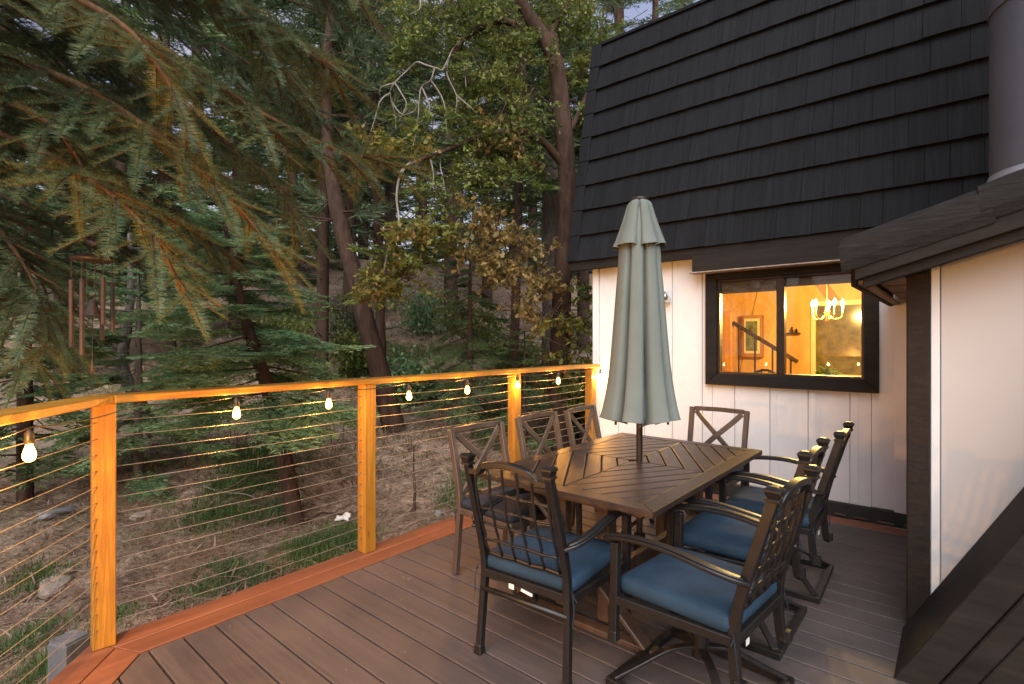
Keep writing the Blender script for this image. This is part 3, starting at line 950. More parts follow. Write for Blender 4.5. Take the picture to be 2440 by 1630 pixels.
# picture
pic = thing('framed_picture', 'small green landscape picture in a pale frame on the pine wall', 'picture', (-2.37, 8.5, 1.24))
MB().b2((-2.52, 8.45, 1.20), (-2.23, 8.56, 1.84)).build('backing', M['pine_dark'], pic, bevel=0.004, origin=wloc(pic), world=True)
MB().b2((-2.48, 8.43, 1.26), (-2.26, 8.449, 1.79)).build('mount', mat_plain('pale_mount', (0.62, 0.55, 0.36), 0.6, 0, 0.05), pic, origin=wloc(pic), world=True)
MB().b2((-2.452, 8.42, 1.30), (-2.288, 8.429, 1.75)).build('print', mat_plain('landscape_print', (0.10, 0.13, 0.06), 0.4, 0, 0.7, 9, 0), pic, origin=wloc(pic), world=True)
# shelf with figurines
sh = thing('wall_shelf', 'tiny dark shelf carrying two figurines on the pine wall', 'shelf', (-1.80, 8.5, 1.56))
MB().b2((-1.90, 8.44, 1.552), (-1.72, 8.53, 1.572)).build('board', M['bronze'], sh, bevel=0.003, origin=wloc(sh), world=True)
for x, h in ((-1.83, 0.09), (-1.77, 0.06)):
    MB().lathe([(0.018, 0), (0.022, h * 0.4), (0.010, h * 0.7), (0.014, h * 0.85), (0.003, h)], 10, (x, 8.49, 1.572)).build('figurine', M['bronze'], sh, origin=wloc(sh), world=True)
# far window of the room
M['far_pane'] = mat_plain('painted_reflection_pane', (0.11, 0.095, 0.04), 0.12, 0, 0.5, 7, 0)  # mottled gold reflection of the lit room put into the pane colour
fw = empty('far_window', (0, 0, 0)); fw.parent = house; fw.location = Vector((-1.25, 8.55, 1.4)) - wloc(house)
MB().b2((-1.53, 8.545, 0.98), (-0.92, 8.56, 1.95)).build('pane', M['far_pane'], fw, origin=wloc(fw), world=True)
M['cream'] = mat_plain('cream_paint', (0.62, 0.50, 0.32), 0.5, 0, 0.04)
for a, b_ in (((-1.59, 0.92), (-1.53, 2.02)), ((-0.92, 0.92), (-0.86, 2.02)), ((-1.529, 0.92), (-0.921, 0.98)), ((-1.529, 1.95), (-0.921, 2.02))):
    MB().b2((a[0], 8.52, a[1]), (b_[0], 8.57, b_[1])).build('frame', M['cream'], fw, bevel=0.003, origin=wloc(fw), world=True)
# chandelier
cz = 1.74; cx_, cy_ = -1.077, 6.6
chd = thing('chandelier', 'brass chandelier with lit candle bulbs hanging indoors behind the right pane', 'chandelier', (cx_, cy_, 2.45))
brass = mat_plain('brass', (0.55, 0.36, 0.12), 0.25, 0.9, 0.05, 20, 0)
MB().tube([(cx_, cy_, 2.449), (cx_, cy_, cz + 0.06)], 0.006, 8).build('stem', brass, chd, origin=wloc(chd), world=True)
MB().lathe([(0.004, -0.10), (0.02, -0.06), (0.012, -0.02), (0.03, 0.02), (0.012, 0.06), (0.012, 0.12)], 14, (cx_, cy_, cz)).build('hub', brass, chd, origin=wloc(chd), world=True, smooth=True)
M['flame'] = mat_bulb('candle_bulb_glow', (1.0, 0.60, 0.20), 30.0)
for k in range(5):
    a = k * 2 * math.pi / 5 + 0.35
    c, s = math.cos(a), math.sin(a)
    pts = [(cx_ + c * r_, cy_ + s * r_, cz + z_) for r_, z_ in ((0.015, 0.0), (0.06, -0.05), (0.11, -0.05), (0.145, -0.02), (0.15, 0.02))]
    ar = MB().tube(pts, 0.006, 8).build('arm', brass, chd, origin=wloc(chd), world=True, smooth=True)
    MB().lathe([(0.008, 0.02), (0.010, 0.025), (0.010, 0.085), (0.004, 0.09)], 10, (cx_ + c * 0.15, cy_ + s * 0.15, cz)).build('candle', M['cream'], ar, origin=wloc(chd), world=True)
    MB().lathe([(0.003, 0.09), (0.018, 0.108), (0.020, 0.125), (0.009, 0.155), (0.002, 0.168)], 12, (cx_ + c * 0.15, cy_ + s * 0.15, cz)).build('bulb', M['flame'], ar, origin=wloc(chd), world=True, smooth=True)
    ld = bpy.data.lights.new('candle_light', 'POINT'); ld.energy = 48.0; ld.color = (1.0, 0.64, 0.20); ld.shadow_soft_size = 0.012
    lo = bpy.data.objects.new('candle_light', ld); COL.objects.link(lo); lo.parent = chd
    lo.location = Vector((cx_ + c * 0.15, cy_ + s * 0.15, cz + 0.125)) - wloc(chd)
# dining table with plant, indoor chair
dt = thing('dining_table', 'indoor pine dining table seen through the window', 'table', (-1.1, 6.7, 0.06))
MB().b2((-1.55, 6.2, 0.86), (-0.45, 7.2, 0.90)).build('top', M['pine_dark'], dt, bevel=0.004, origin=wloc(dt), world=True)
for x in (-1.48, -0.52):
    for y in (6.27, 7.13):
        MB().b2((x - 0.03, y - 0.03, 0.061), (x + 0.03, y + 0.03, 0.859)).build('leg', M['pine_dark'], dt, origin=wloc(dt), world=True)
pl = thing('potted_plant', 'leafy green centrepiece in a pot on the indoor table', 'plant', (-1.08, 6.55, 0.90))
MB().lathe([(0.05, 0.901), (0.08, 0.98), (0.07, 0.981)], 14, (-1.08, 6.55, 0)).build('pot', M['cream'], pl, origin=wloc(pl), world=True)
L_ = rng.normal(0, 1, (260, 3)); L_ /= np.linalg.norm(L_, axis=1, keepdims=True)
Lp = np.array([-1.08, 6.55, 1.06]) + L_ * rng.uniform(0.2, 1, (260, 1)) * np.array([0.16, 0.12, 0.10])
LT = np.array([[0, 0, 0], [0.4, 0.5, 0.05], [0, 1, 0], [-0.4, 0.5, 0.05]]); LF = np.array([[0, 1, 2], [0, 2, 3]])
M['plant'] = mat_leaf('plant_leaf', [(0.05, 0.10, 0.02), (0.10, 0.16, 0.04)], 0.3)
v, f = inst(LT, LF, frames(L_ + rng.normal(0, 0.4, (260, 3))), rng.uniform(0.03, 0.06, 260), Lp)
np_mesh('leaves', v, f, M['plant'], pl, loc=wloc(pl))
dc = thing('spindle_chair', 'round-backed spindle chair at the indoor table', 'chair', (-1.55, 6.05, 0.06))
arc = [(-1.55 + 0.2 * math.cos(a), 6.0, 0.88 + 0.26 * math.sin(a)) for a in np.linspace(0, math.pi, 14)]
MB().tube(arc, 0.014, 8).build('hoop', M['bronze'], dc, origin=wloc(dc), world=True)
for k in range(4):
    x = -1.55 - 0.11 + k * 0.073
    MB().tube([(x, 6.0, 0.50), (x, 6.0, 0.88 + 0.26 * math.sqrt(1 - ((x + 1.55) / 0.2) ** 2))], 0.007, 6).build('spindle', M['bronze'], dc, origin=wloc(dc), world=True)
MB().b2((-1.77, 5.98, 0.48), (-1.33, 6.38, 0.51)).build('seat', M['bronze'], dc, bevel=0.006, origin=wloc(dc), world=True)
for x in (-1.74, -1.36):
    for y in (6.01, 6.35):
        MB().tube([(x, y, 0.061), (x * 0.97 - 0.045, y, 0.48)], 0.014, 8).build('leg', M['bronze'], dc, origin=wloc(dc), world=True)
    MB().tube([(x + (0.0), 6.0, 0.505), (-1.55 + (0.2 if x > -1.5 else -0.2), 6.0, 0.88)], 0.012, 8).build('back_post', M['bronze'], dc, origin=wloc(dc), world=True)

# floodlight on the wall
fl = thing('floodlight', 'small chrome twin floodlight on the white wall beside the umbrella', 'wall light', (-2.27, YW, 1.86))
MB().lathe([(0.055, 0), (0.055, 0.02), (0.04, 0.03)], 20).build('plate', M['white_board'], fl, smooth=False).rotation_euler = (R(90), 0, 0)
fl.children[0].location = (0, -0.0075, 0)
for sx in (-1, 1):
    hd = MB().lathe([(0.012, -0.02), (0.03, 0.0), (0.04, 0.05), (0.046, 0.10), (0.042, 0.102), (0.034, 0.06)], 18).build('lamp_head', M['chrome'], fl, smooth=True)
    hd.location = (0.05 * sx, -0.05, 0.0); hd.rotation_euler = (R(-60), 0, R(-25 * sx) + math.pi)
    MB().tube([(0, -0.03, 0), (0.03 * sx, -0.05, 0.0), (0.05 * sx, -0.05, 0.0)], 0.010, 8).build('arm', M['chrome'], fl, smooth=True)
# ================================================================== FURNITURE
def rounded_box(name, w, d, h, r, m, parent, loc, puff=0.012):
    """soft cushion: rounded corners and a slightly domed top"""
    bm = bmesh.new()
    n = 10
    bmesh.ops.create_grid(bm, x_segments=n, y_segments=n, size=0.5)
    bm2 = MB()
    # build as rings from bottom to top
    def outline(inset, k=8):
        pts = []
        hw, hd = w / 2 - inset, d / 2 - inset; rr = max(0.012, r)
        for cx, cy, a0 in ((hw - rr, hd - rr, 0), (-hw + rr, hd - rr, 90), (-hw + rr, -hd + rr, 180), (hw - rr, -hd + rr, 270)):
            for q_ in range(k):
                a = R(a0 + 90 * q_ / (k - 1)); pts.append((cx + rr * math.cos(a), cy + rr * math.sin(a)))
        return pts
    rings = []
    e = h * 0.20
    for inset, z in ((0.055, -0.001), (e * 0.7, 0), (e * 0.22, h * 0.10), (0, h * 0.30), (-0.003, h * 0.5), (0, h * 0.70), (e * 0.22, h * 0.90), (e * 0.7, h), (0.06, h + puff * 0.5), (0.13, h + puff), (0.19, h + puff * 1.15)):
        rings.append([Vector((x, y, z)) for x, y in outline(inset)])
    bm.free()
    bm2._rings(rings)
    o = bm2.build(name, m, parent, smooth=True)
    o.location = loc
    return o

def ties(parent, pts, m):
    for (p, dx) in pts:
        P = Vector(p)
        path = [P, P + Vector((dx * 0.02, -0.02, -0.01)), P + Vector((dx * 0.035, -0.015, -0.035)), P + Vector((dx * 0.02, -0.02, -0.02)), P + Vector((dx * 0.03, -0.03, -0.06)), P + Vector((dx * 0.025, -0.035, -0.13))]
        MB().tube([tuple(q_) for q_ in spline([tuple(x) for x in path], 16)], 0.0025, 5).build('tie', m, parent)

def foot_cap(mb, x, y, z, s=0.022):
    mb.box((x, y, z + 0.022), (s * 2.2, s * 2.2, 0.044), None, 0.82)

# ---------------- lattice arm chair (two kinds: on four legs, on a swivel base)
def lattice_chair(swivel, label, loc, rz):
    t = thing('lattice_chair', label, 'chair', loc, rz, 'bronze lattice-back armchairs round the table')
    mt = M['furn']
    zf = 0.20 if swivel else 0.0
    # rear posts double as rear legs
    bx = 0.222
    for s in (-1, 1):
        path = spline([(s * (bx + 0.012), -0.262, zf), (s * (bx + 0.006), -0.245, 0.22), (s * bx, -0.235, 0.40), (s * bx, -0.262, 0.55), (s * (bx - 0.005), -0.335, 0.80), (s * (bx - 0.008), -0.365, 0.90)], 22)
        mb = MB().sweep([tuple(p) for p in path], 0.030, 0.036, (0, 1, 0))
        if True: foot_cap(mb, s * (bx + 0.012), -0.262, zf, 0.020)
        mb.build('back_post', mt, t, bevel=0.004)
        fin = MB()
        c = Vector((s * (bx - 0.008), -0.366, 0.90))
        fin.box(c + Vector((0, 0, 0.004)), (0.044, 0.048, 0.012)).box(c + Vector((0, -0.001, 0.020)), (0.034, 0.038, 0.022), None, 1.40).box(c + Vector((0, -0.002, 0.0365)), (0.053, 0.057, 0.011)).box(c + Vector((0, -0.002, 0.0475)), (0.051, 0.055, 0.009), None, 0.5)
        fin.build('finial', mt, t, bevel=0.002)
        # front leg and arm
        fx = 0.272
        mb = MB().sweep([(s * fx, 0.245, zf), (s * fx, 0.243, 0.30), (s * fx, 0.235, 0.612)], 0.032, 0.036, (0, 1, 0))
        foot_cap(mb, s * fx, 0.245, zf, 0.020)
        mb.build('front_leg', mt, t, bevel=0.004)
        arm = spline([(s * (bx + 0.008), -0.285, 0.595), (s * (bx + 0.045), -0.245, 0.612), (s * (fx + 0.018), -0.16, 0.632), (s * (fx + 0.018), 0.0, 0.652), (s * (fx + 0.010), 0.16, 0.645), (s * fx, 0.285, 0.618)], 22)
        mb = MB().sweep([tuple(p) for p in arm], 0.045, 0.016)
        a2 = [(p[0], p[1], p[2] + 0.0115) for p in arm[2:-1]]
        mb.sweep(a2, 0.030, 0.010)
        mb.build('arm', mt, t, bevel=0.004)
    # seat frame
    mb = MB()
    mb.b2((-0.262, 0.215, 0.355), (0.262, 0.250, 0.392)); mb.b2((-0.214, -0.250, 0.355), (0.214, -0.222, 0.392))
    for s in (-1, 1):
        mb.bar((s * 0.235, -0.235, 0.3735), (s * 0.272, 0.236, 0.3735), 0.028, 0.036)
    mb.b2((-0.24, -0.02, 0.362), (0.24, 0.02, 0.380))
    mb.build('seat_frame', mt, t, bevel=0.003)
    # low rear stretcher
    if not swivel:
        MB().tube([(-0.23, -0.248, 0.30), (0.23, -0.248, 0.30)], 0.013, 8).build('stretcher', mt, t, smooth=True)
    # top rail with ogee shoulders
    def back_y(z): return -0.235 - 0.04 * max(0, (z - 0.40)) / 0.15 if z < 0.55 else -0.262 - (z - 0.55) * 0.295
    prof = []
    for u in np.linspace(-1, 1, 33):
        a = abs(u)
        if a > 0.78: z = 0.872 - 0.0 * a
        elif a > 0.55: z = 0.872 + (0.036) * (0.5 - 0.5 * math.cos(math.pi * (0.78 - a) / 0.23))
        else: z = 0.908 + 0.016 * math.cos(math.pi / 2 * a / 0.55)
        prof.append((u * (bx - 0.018), back_y(z) - 0.004, z))
    MB().sweep(prof, 0.034, 0.026, (0, 0, 1)).build('top_rail', mt, t, bevel=0.004)
    # lattice
    lt = empty('lattice', (0, 0, 0)); lt.parent = t
    zb, ztop = 0.47, 0.865
    def bowed(z): return back_y(z) + 0.010 - 0.022 * math.sin(math.pi * (z - zb) / (ztop - zb))
    for k in range(6):
        u = -1 + 2 * k / 5
        a = abs(u)
        zt = 0.868 if a > 0.78 else (0.885 if a > 0.55 else 0.912)
        pts = []
        for z in np.linspace(zb, zt, 14):
            wob = 0.0025 * math.sin((z - zb) / (ztop - zb) * 5 * math.pi) * (1 if k % 2 else -1) * (0 if a == 1 else 1)
            pts.append((u * (bx - 0.030) + wob, bowed(min(z, ztop)) + (back_y(z) - back_y(min(z, ztop))), z))
        MB().tube(pts, 0.0062, 6).build('lattice_bar', mt, lt, smooth=True)
    for k in range(6):
        z = zb + (ztop - zb) * (k + 0.0) / 5.2
        pts = [(u * (bx - 0.018 if k in (0,) else bx - 0.030), bowed(z) + 0.004, z + 0.0025 * math.sin(u * 2.5 * math.pi) * (1 if k % 2 else -1)) for u in np.linspace(-1, 1, 15)]
        MB().tube(pts, 0.0062 if k else 0.010, 6).build('lattice_bar', mt, lt, smooth=True)
    # cushion
    cu = rounded_box('cushion', 0.485, 0.485, 0.060, 0.035, M['blue'], t, (0, 0.008, 0.393), 0.005)
    ties(cu, [((0.235, -0.235, 0.015), 1), ((-0.235, -0.235, 0.015), -1)], M['slate'])
    MB().box((-0.05 if not swivel else -0.17, -0.262, 0.358), (0.028, 0.002, 0.022)).build('label_tag', M['tag'], t)
    if not swivel:
        MB().box((0.03, -0.258, 0.352), (0.06, 0.004, 0.012), Matrix.Rotation(R(8), 3, 'Y')).build('label_tag', M['tag'], t)
    if swivel:
        b = empty('swivel_base', (0, 0, 0)); b.parent = t
        mb = MB().b2((-0.12, -0.12, 0.325), (0.12, 0.12, 0.352)); mb.tube([(0, 0, 0.12), (0, 0, 0.325)], 0.034, 14)
        mb.build('column', mt, b, bevel=0.002)
        q_ = 0.265
        mb = MB()
        for (x0, y0, x1, y1) in ((-q_, -q_, q_, -q_), (q_, -q_, q_, q_), (q_, q_, -q_, q_), (-q_, q_, -q_, -q_)):
            d = Vector((x1 - x0, y1 - y0, 0)).normalized() * 0.017
            mb.bar((x0 + d.x, y0 + d.y, 0.016), (x1 + d.x, y1 + d.y, 0.016), 0.034, 0.030)
        mb.build('base_ring', mt, b, bevel=0.003)
        for sx, sy in ((1, 1), (1, -1), (-1, 1), (-1, -1)):
            pts = spline([(sx * 0.015, sy * 0.015, 0.165), (sx * 0.09, sy * 0.09, 0.150), (sx * 0.18, sy * 0.18, 0.085), (sx * 0.255, sy * 0.255, 0.030)], 12)
            MB().sweep([tuple(p) for p in pts], 0.034, 0.014).build('spoke', mt, b, bevel=0.003)
    return t

lattice_chair(False, 'bronze lattice-back armchair on four legs with its back to the camera at the table end', (-1.47, 2.025, 0.002), R(4))
lattice_chair(True, 'lattice-back swivel armchair nearest the camera on the wall side of the table', (-0.82, 2.185, 0.002), R(85))
lattice_chair(True, 'middle of the three lattice-back swivel armchairs on the wall side of the table', (-0.885, 2.86, 0.002), R(90))
lattice_chair(True, 'lattice-back swivel armchair farthest from the camera, nearest the window wall', (-0.86, 3.55, 0.002), R(92))

# ---------------- X-back side chair
def cross_chair(label, loc, rz):
    t = thing('cross_back_chair', label, 'chair', loc, rz, 'brown cross-back chairs without arms')
    mt = M['furn_brown']
    bx = 0.215
    for s in (-1, 1):
        path = spline([(s * bx, -0.255, 0.0), (s * bx, -0.230, 0.25), (s * bx, -0.215, 0.43), (s * bx, -0.235, 0.60), (s * (bx + 0.004), -0.300, 0.895)], 18)
        MB().sweep([tuple(p) for p in path], 0.036, 0.038, (0, 1, 0)).build('back_post', mt, t, bevel=0.004)
        MB().sweep([(s * bx, 0.235, 0.0), (s * bx, 0.225, 0.43)], 0.030, 0.034, (0, 1, 0)).build('front_leg', mt, t, bevel=0.004)
        path = spline([(s * (bx - 0.016), -0.222, 0.485), (s * 0.10, -0.232, 0.585), (0, -0.248, 0.685), (-s * 0.11, -0.272, 0.79), (-s * (bx - 0.03), -0.292, 0.868)], 18)
        o_ = 0.004 * s
        MB().sweep([(p[0], p[1] + o_, p[2]) for p in path], 0.038 if s < 0 else 0.040, 0.017, (0, 1, 0)).build('cross_bar', mt, t, bevel=0.003)
    MB().sweep([(-bx + 0.016, -0.2965, 0.886), (0, -0.308, 0.889), (bx - 0.016, -0.2965, 0.886)], 0.028, 0.034).build('top_rail', mt, t, bevel=0.004)
    MB().b2((-bx + 0.016, -0.232, 0.462), (bx - 0.016, -0.206, 0.490)).build('lower_rail', mt, t, bevel=0.003)
    mb = MB().b2((-bx, 0.205, 0.385), (bx, 0.24, 0.425)).b2((-bx + 0.016, -0.228, 0.385), (bx - 0.016, -0.202, 0.425))
    for s in (-1, 1): mb.b2((s * bx - 0.014, -0.20, 0.385), (s * bx + 0.014, 0.204, 0.425))
    mb.b2((-bx + 0.0145, -0.20, 0.40), (bx - 0.0145, 0.204, 0.418))
    mb.build('seat_frame', mt, t, bevel=0.003)
    cu = rounded_box('cushion', 0.44, 0.44, 0.045, 0.03, M['slate'], t, (0, 0.012, 0.4265), 0.010)
    ties(cu, [((0.205, -0.215, 0.01), 1), ((-0.205, -0.215, 0.01), -1)], M['slate'])
    return t
cross_chair('brown cross-back chair by the railing, nearest the camera', (-2.10, 2.44, 0.002), R(-94))
cross_chair('brown cross-back chair by the railing, middle of three', (-2.10, 3.10, 0.002), R(-91))
cross_chair('brown cross-back chair by the railing, farthest of three', (-2.07, 3.67, 0.002), R(-87))
cross_chair('brown cross-back chair against the white wall at the far table end', (-1.47, 4.03, 0.002), R(180))

# ---------------- table
TX0, TX1, TY0, TY1, TZ = -2.005, -0.97, 2.055, 3.69, 0.73
tcx, tcy = (TX0 + TX1) / 2, (TY0 + TY1) / 2
tab = thing('patio_table', 'brown slatted patio table with chevron top and crossed legs', 'table', (tcx, tcy, 0.002))
BW = 0.085
def tpart(name, poly, z0, z1, m=None, bevel=0.0025):
    cx = sum(p[0] for p in poly) / len(poly); cy = sum(p[1] for p in poly) / len(poly)
    return MB().prism(poly, 'z', z0, z1).build(name, m or M['table'], tab, bevel=bevel, origin=(cx, cy, z1), world=True)
a_, b_ = (TX1 - TX0) / 2, (TY1 - TY0) / 2
gq = 0.001
def P_(x, y): return (tcx + x, tcy + y)
for sgn in (-1, 1):
    tpart('border_board', [P_(-a_, sgn * b_), P_(a_, sgn * b_), P_(a_ - BW - gq, sgn * (b_ - BW)), P_(-a_ + BW + gq, sgn * (b_ - BW))], TZ - 0.030, TZ)
    tpart('border_board', [P_(sgn * a_, -b_ + gq * 2), P_(sgn * a_, b_ - gq * 2), P_(sgn * (a_ - BW), b_ - BW - gq * 2), P_(sgn * (a_ - BW), -b_ + BW + gq * 2)], TZ - 0.030, TZ)
def clip(poly, n, c):
    """keep n.p <= c"""
    out = []
    for i_ in range(len(poly)):
        p, q2 = poly[i_], poly[(i_ + 1) % len(poly)]
        dp, dq = n[0] * p[0] + n[1] * p[1] - c, n[0] * q2[0] + n[1] * q2[1] - c
        if dp <= 0: out.append(p)
        if dp * dq < 0:
            u = dp / (dp - dq); out.append((p[0] + (q2[0] - p[0]) * u, p[1] + (q2[1] - p[1]) * u))
    return out
ia, ib = a_ - BW - 0.003, b_ - BW - 0.003
NS = 8
for sx in (-1, 1):
    for sy in (-1, 1):
        rect = [(0.003, 0.003), (ia, 0.003), (ia, ib), (0.003, ib)]
        n = (1 / ia, 1 / ib); L_ = math.hypot(*n)
        hole = 0.022
        for k in range(NS):
            c0, c1 = 2 * k / NS, 2 * (k + 1) / NS
            g_ = 0.0048 * L_
            pl_ = clip(clip(rect, n, c1 - g_), (-n[0], -n[1]), -(c0 + g_))
            if k == 0: pl_ = clip(pl_, (-1, -1), -0.035)
            if len(pl_) < 3: continue
            poly = [P_(sx * x, sy * y) for x, y in pl_]
            o = tpart('slat', poly, TZ - 0.0265, TZ - 0.0015 + random.uniform(-0.0008, 0.0006))
            # turn the slat's own axes so that the grain runs along it
            ang = math.atan2(sy * ib, -sx * ia)
            o.data.transform(Matrix.Rotation(-ang, 4, 'Z')); o.rotation_euler = (0, 0, ang)
MB().b2((TX0 + 0.09, TY0 + 0.09, TZ - 0.0305), (TX1 - 0.09, TY1 - 0.09, TZ - 0.0275)).build('groove_shade_sheet', M['black_base'], tab, origin=(tcx, tcy, 0), world=True)  # dark sheet added below the slats so their gaps look shaded
mb = MB()
mb.b2((TX0 + 0.10, TY0 + 0.10, TZ - 0.075), (TX1 - 0.10, TY0 + 0.13, TZ - 0.031)); mb.b2((TX0 + 0.10, TY1 - 0.13, TZ - 0.075), (TX1 - 0.10, TY1 - 0.10, TZ - 0.031))
for x in (TX0 + 0.10, TX1 - 0.13): mb.b2((x, TY0 + 0.131, TZ - 0.075), (x + 0.03, TY1 - 0.131, TZ - 0.031))
mb.b2((tcx - 0.05, TY0 + 0.131, TZ - 0.06), (tcx - 0.024, TY1 - 0.131, TZ - 0.031)); mb.b2((tcx + 0.024, TY0 + 0.131, TZ - 0.06), (tcx + 0.05, TY1 - 0.131, TZ - 0.031))
mb.build('apron', M['table_dark'], tab, bevel=0.003, origin=(tcx, tcy, 0), world=True)
for yy in (TY0 + 0.20, TY1 - 0.20):
    for s in (-1, 1):
        MB().bar((tcx - s * 0.40, yy + s * 0.012, 0.03), (tcx + s * 0.30, yy + s * 0.012, 0.665), 0.022, 0.075, (0, 1, 0)).build('crossed_leg', M['table_dark'], tab, bevel=0.004, origin=(tcx, yy, 0), world=True)
    MB().b2((tcx - 0.44, yy - 0.035, 0.002), (tcx + 0.44, yy + 0.035, 0.032)).build('foot', M['table_dark'], tab, bevel=0.005, origin=(tcx, yy, 0), world=True)
    for s in (-1, 1):
        MB().b2((tcx + s * 0.13 - 0.032, yy + 0.045, 0.033), (tcx + s * 0.13 + 0.032, yy + 0.105, 0.66)).build('post', M['table_dark'], tab, bevel=0.004, origin=(tcx, yy, 0), world=True)
MB().b2((tcx + 0.12, TY0 + 0.31, 0.20), (tcx + 0.16, TY1 - 0.215, 0.28)).build('stretcher', M['table_dark'], tab, bevel=0.004, origin=(tcx, tcy, 0), world=True)

# ---------------- umbrella
UX, UY = -1.442, 2.872
um = thing('patio_umbrella', 'closed sage green patio umbrella standing through the table', 'umbrella', (UX, UY, 0.002))
MB().tube([(0, 0, 0.03), (0, 0, 2.26)], 0.019, 16).build('pole', M['bronze'], um, smooth=True)
MB().lathe([(0.25, 0.0), (0.25, 0.03), (0.22, 0.055), (0.06, 0.075), (0.034, 0.09), (0.034, 0.30), (0.024, 0.305)], 32).build('base', M['bronze'], um, smooth=False)
smooth_by_angle(um.children[-1])
K = 168
def folds(prof, nf, name, amp, ph, hem, twist=0.0, m=None, lob=0.0):
    rings = []
    for i_, (r_, z_) in enumerate(prof):
        u = i_ / (len(prof) - 1)
        rg = []
        for j_ in range(K):
            a = 2 * math.pi * j_ / K
            aa = a * nf + ph + twist * u
            dev = abs(((aa / (2 * math.pi) + 0.10 * math.sin(a * 2 + 0.7) / 1.0) % 1.0) - 0.5) * 2          # 1 at a crease, 0 on a lobe
            w_ = 0.45 - 1.45 * max(0.0, (dev - 0.55) / 0.45) ** 2.2 - 0.35 * dev * dev
            w2 = math.sin(a * 3 + 1.1 + u) * 0.5 + math.sin(a * 5 + 2.3) * 0.5
            am = amp * (0.30 + 0.70 * min(1.0, u * 2.2))
            rr = r_ * (1 + am * w_ + lob * u * w2)
            zz = z_ + hem * u ** 6 * (w_ * 0.9 + w2 * 0.7)
            rg.append(Vector((rr * math.cos(a), rr * math.sin(a), zz)))
        rings.append(rg)
    mb = MB(); mb._rings(rings, cap=False)
    return mb.build(name, m or M['umb'], um, smooth=True)
prof = [(0.058, 2.235), (0.090, 2.12), (0.112, 2.00), (0.116, 1.90), (0.126, 1.75), (0.138, 1.55), (0.152, 1.35), (0.170, 1.18), (0.188, 1.06), (0.200, 1.00), (0.202, 0.985), (0.192, 0.990), (0.172, 1.03)]
cp_ = folds(spline([(r_, z_, 0) for r_, z_ in prof], 34)[:, :2].tolist(), 8, 'canopy', 0.33, 0.5, 0.045, 1.1, None, 0.17)
vp = spline([(0.046, 2.288, 0), (0.066, 2.265, 0), (0.082, 2.20, 0), (0.102, 2.12, 0), (0.128, 2.035, 0), (0.136, 2.012, 0), (0.132, 2.010, 0), (0.110, 2.05, 0)], 20)[:, :2].tolist()
folds(vp, 6, 'vent_flap', 0.36, 1.0, 0.045, 0.2, None, 0.07)
MB().lathe([(0.001, 2.262), (0.050, 2.284), (0.054, 2.294), (0.048, 2.304), (0.016, 2.310), (0.002, 2.312)], 20).build('finial', M['bronze'], um, smooth=True)
for a in (0.4, 1.9, 3.3, 4.2, 5.2):
    MB().tube([(0.15 * math.cos(a), 0.15 * math.sin(a), 1.05), (0.165 * math.cos(a), 0.165 * math.sin(a), 0.955)], 0.008, 6).build('rib_tip', M['bronze'], um)

# ---------------- wind chime hanging from the fir
WC = at(220, 622, 2.30)
wc = thing('wind_chime', 'rust brown wind chime with a bird on top hanging from the fir branch', 'wind chime', tuple(WC))
wc.scale = (0.66, 0.66, 0.62)
Wm, Wd = M['chime'], M['chime_dark']
MB().lathe([(0.118, -0.012), (0.122, 0.0), (0.10, 0.020), (0.05, 0.034), (0.008, 0.040)], 26).build('top_cap', Wd, wc, smooth=True)
MB().tube([(0, 0, 0.035), (0, 0, 0.085)], 0.003, 6).build('hook', Wd, wc)
bd = MB()
rings = []
for x, r_, z_ in ((-0.062, 0.003, 0.150), (-0.045, 0.010, 0.138), (-0.020, 0.026, 0.118), (0.005, 0.030, 0.108), (0.028, 0.020, 0.112), (0.050, 0.012, 0.128), (0.085, 0.006, 0.146), (0.095, 0.002, 0.150)):
    rings.append([Vector((x, 0.55 * r_ * math.cos(2 * math.pi * k / 10), z_ + r_ * math.sin(2 * math.pi * k / 10))) for k in range(10)])
bd._rings(rings)
bo = bd.build('bird', Wd, wc, smooth=True); bo.rotation_euler = (0, 0, YAW)
MB().lathe([(0.002, -0.016), (0.013, -0.008), (0.016, 0.002), (0.010, 0.012), (0.002, 0.016)], 12, (-0.052, 0, 0.152)).build('head', Wd, bo, smooth=True)
MB().tube([(0, 0, 0.135), (0, 0.0, 0.55)], 0.0022, 6).build('hanger_wire', Wd, wc)
for k in range(6):
    a = k * math.pi / 3 + 0.35
    x, y = 0.108 * math.cos(a), 0.108 * math.sin(a)
    top = -0.135 - 0.02 * (k % 3); L = 0.33 + 0.035 * k
    MB().tube([(x, y, -0.01), (x, y, top + 0.012)], 0.0022, 5).build('cord', Wd, wc)
    MB().tube([(x, y, top), (x, y, top - L)], 0.0135, 12).build('chime_tube', Wm, wc, smooth=False)
    smooth_by_angle(wc.children[-1])
for k in range(3):
    a = k * 2.1 + 0.2
    MB().tube([(0.03 * math.cos(a), 0.03 * math.sin(a), 0.0), (0.03 * math.cos(a), 0.03 * math.sin(a), -0.30)], 0.002, 5).build('chain', Wd, wc)
MB().lathe([(0.006, -0.285), (0.020, -0.29), (0.034, -0.35), (0.046, -0.392), (0.047, -0.402), (0.002, -0.402)], 18).build('bell', Wm, wc, smooth=False)
MB().tube([(0, 0, -0.40), (0, 0, -0.70)], 0.0028, 6).build('tail_cord', Wd, wc)
MB().lathe([(0.002, -0.70), (0.005, -0.73), (0.010, -0.78), (0.009, -0.805), (0.001, -0.812)], 12).build('sail', Wm, wc, smooth=True)

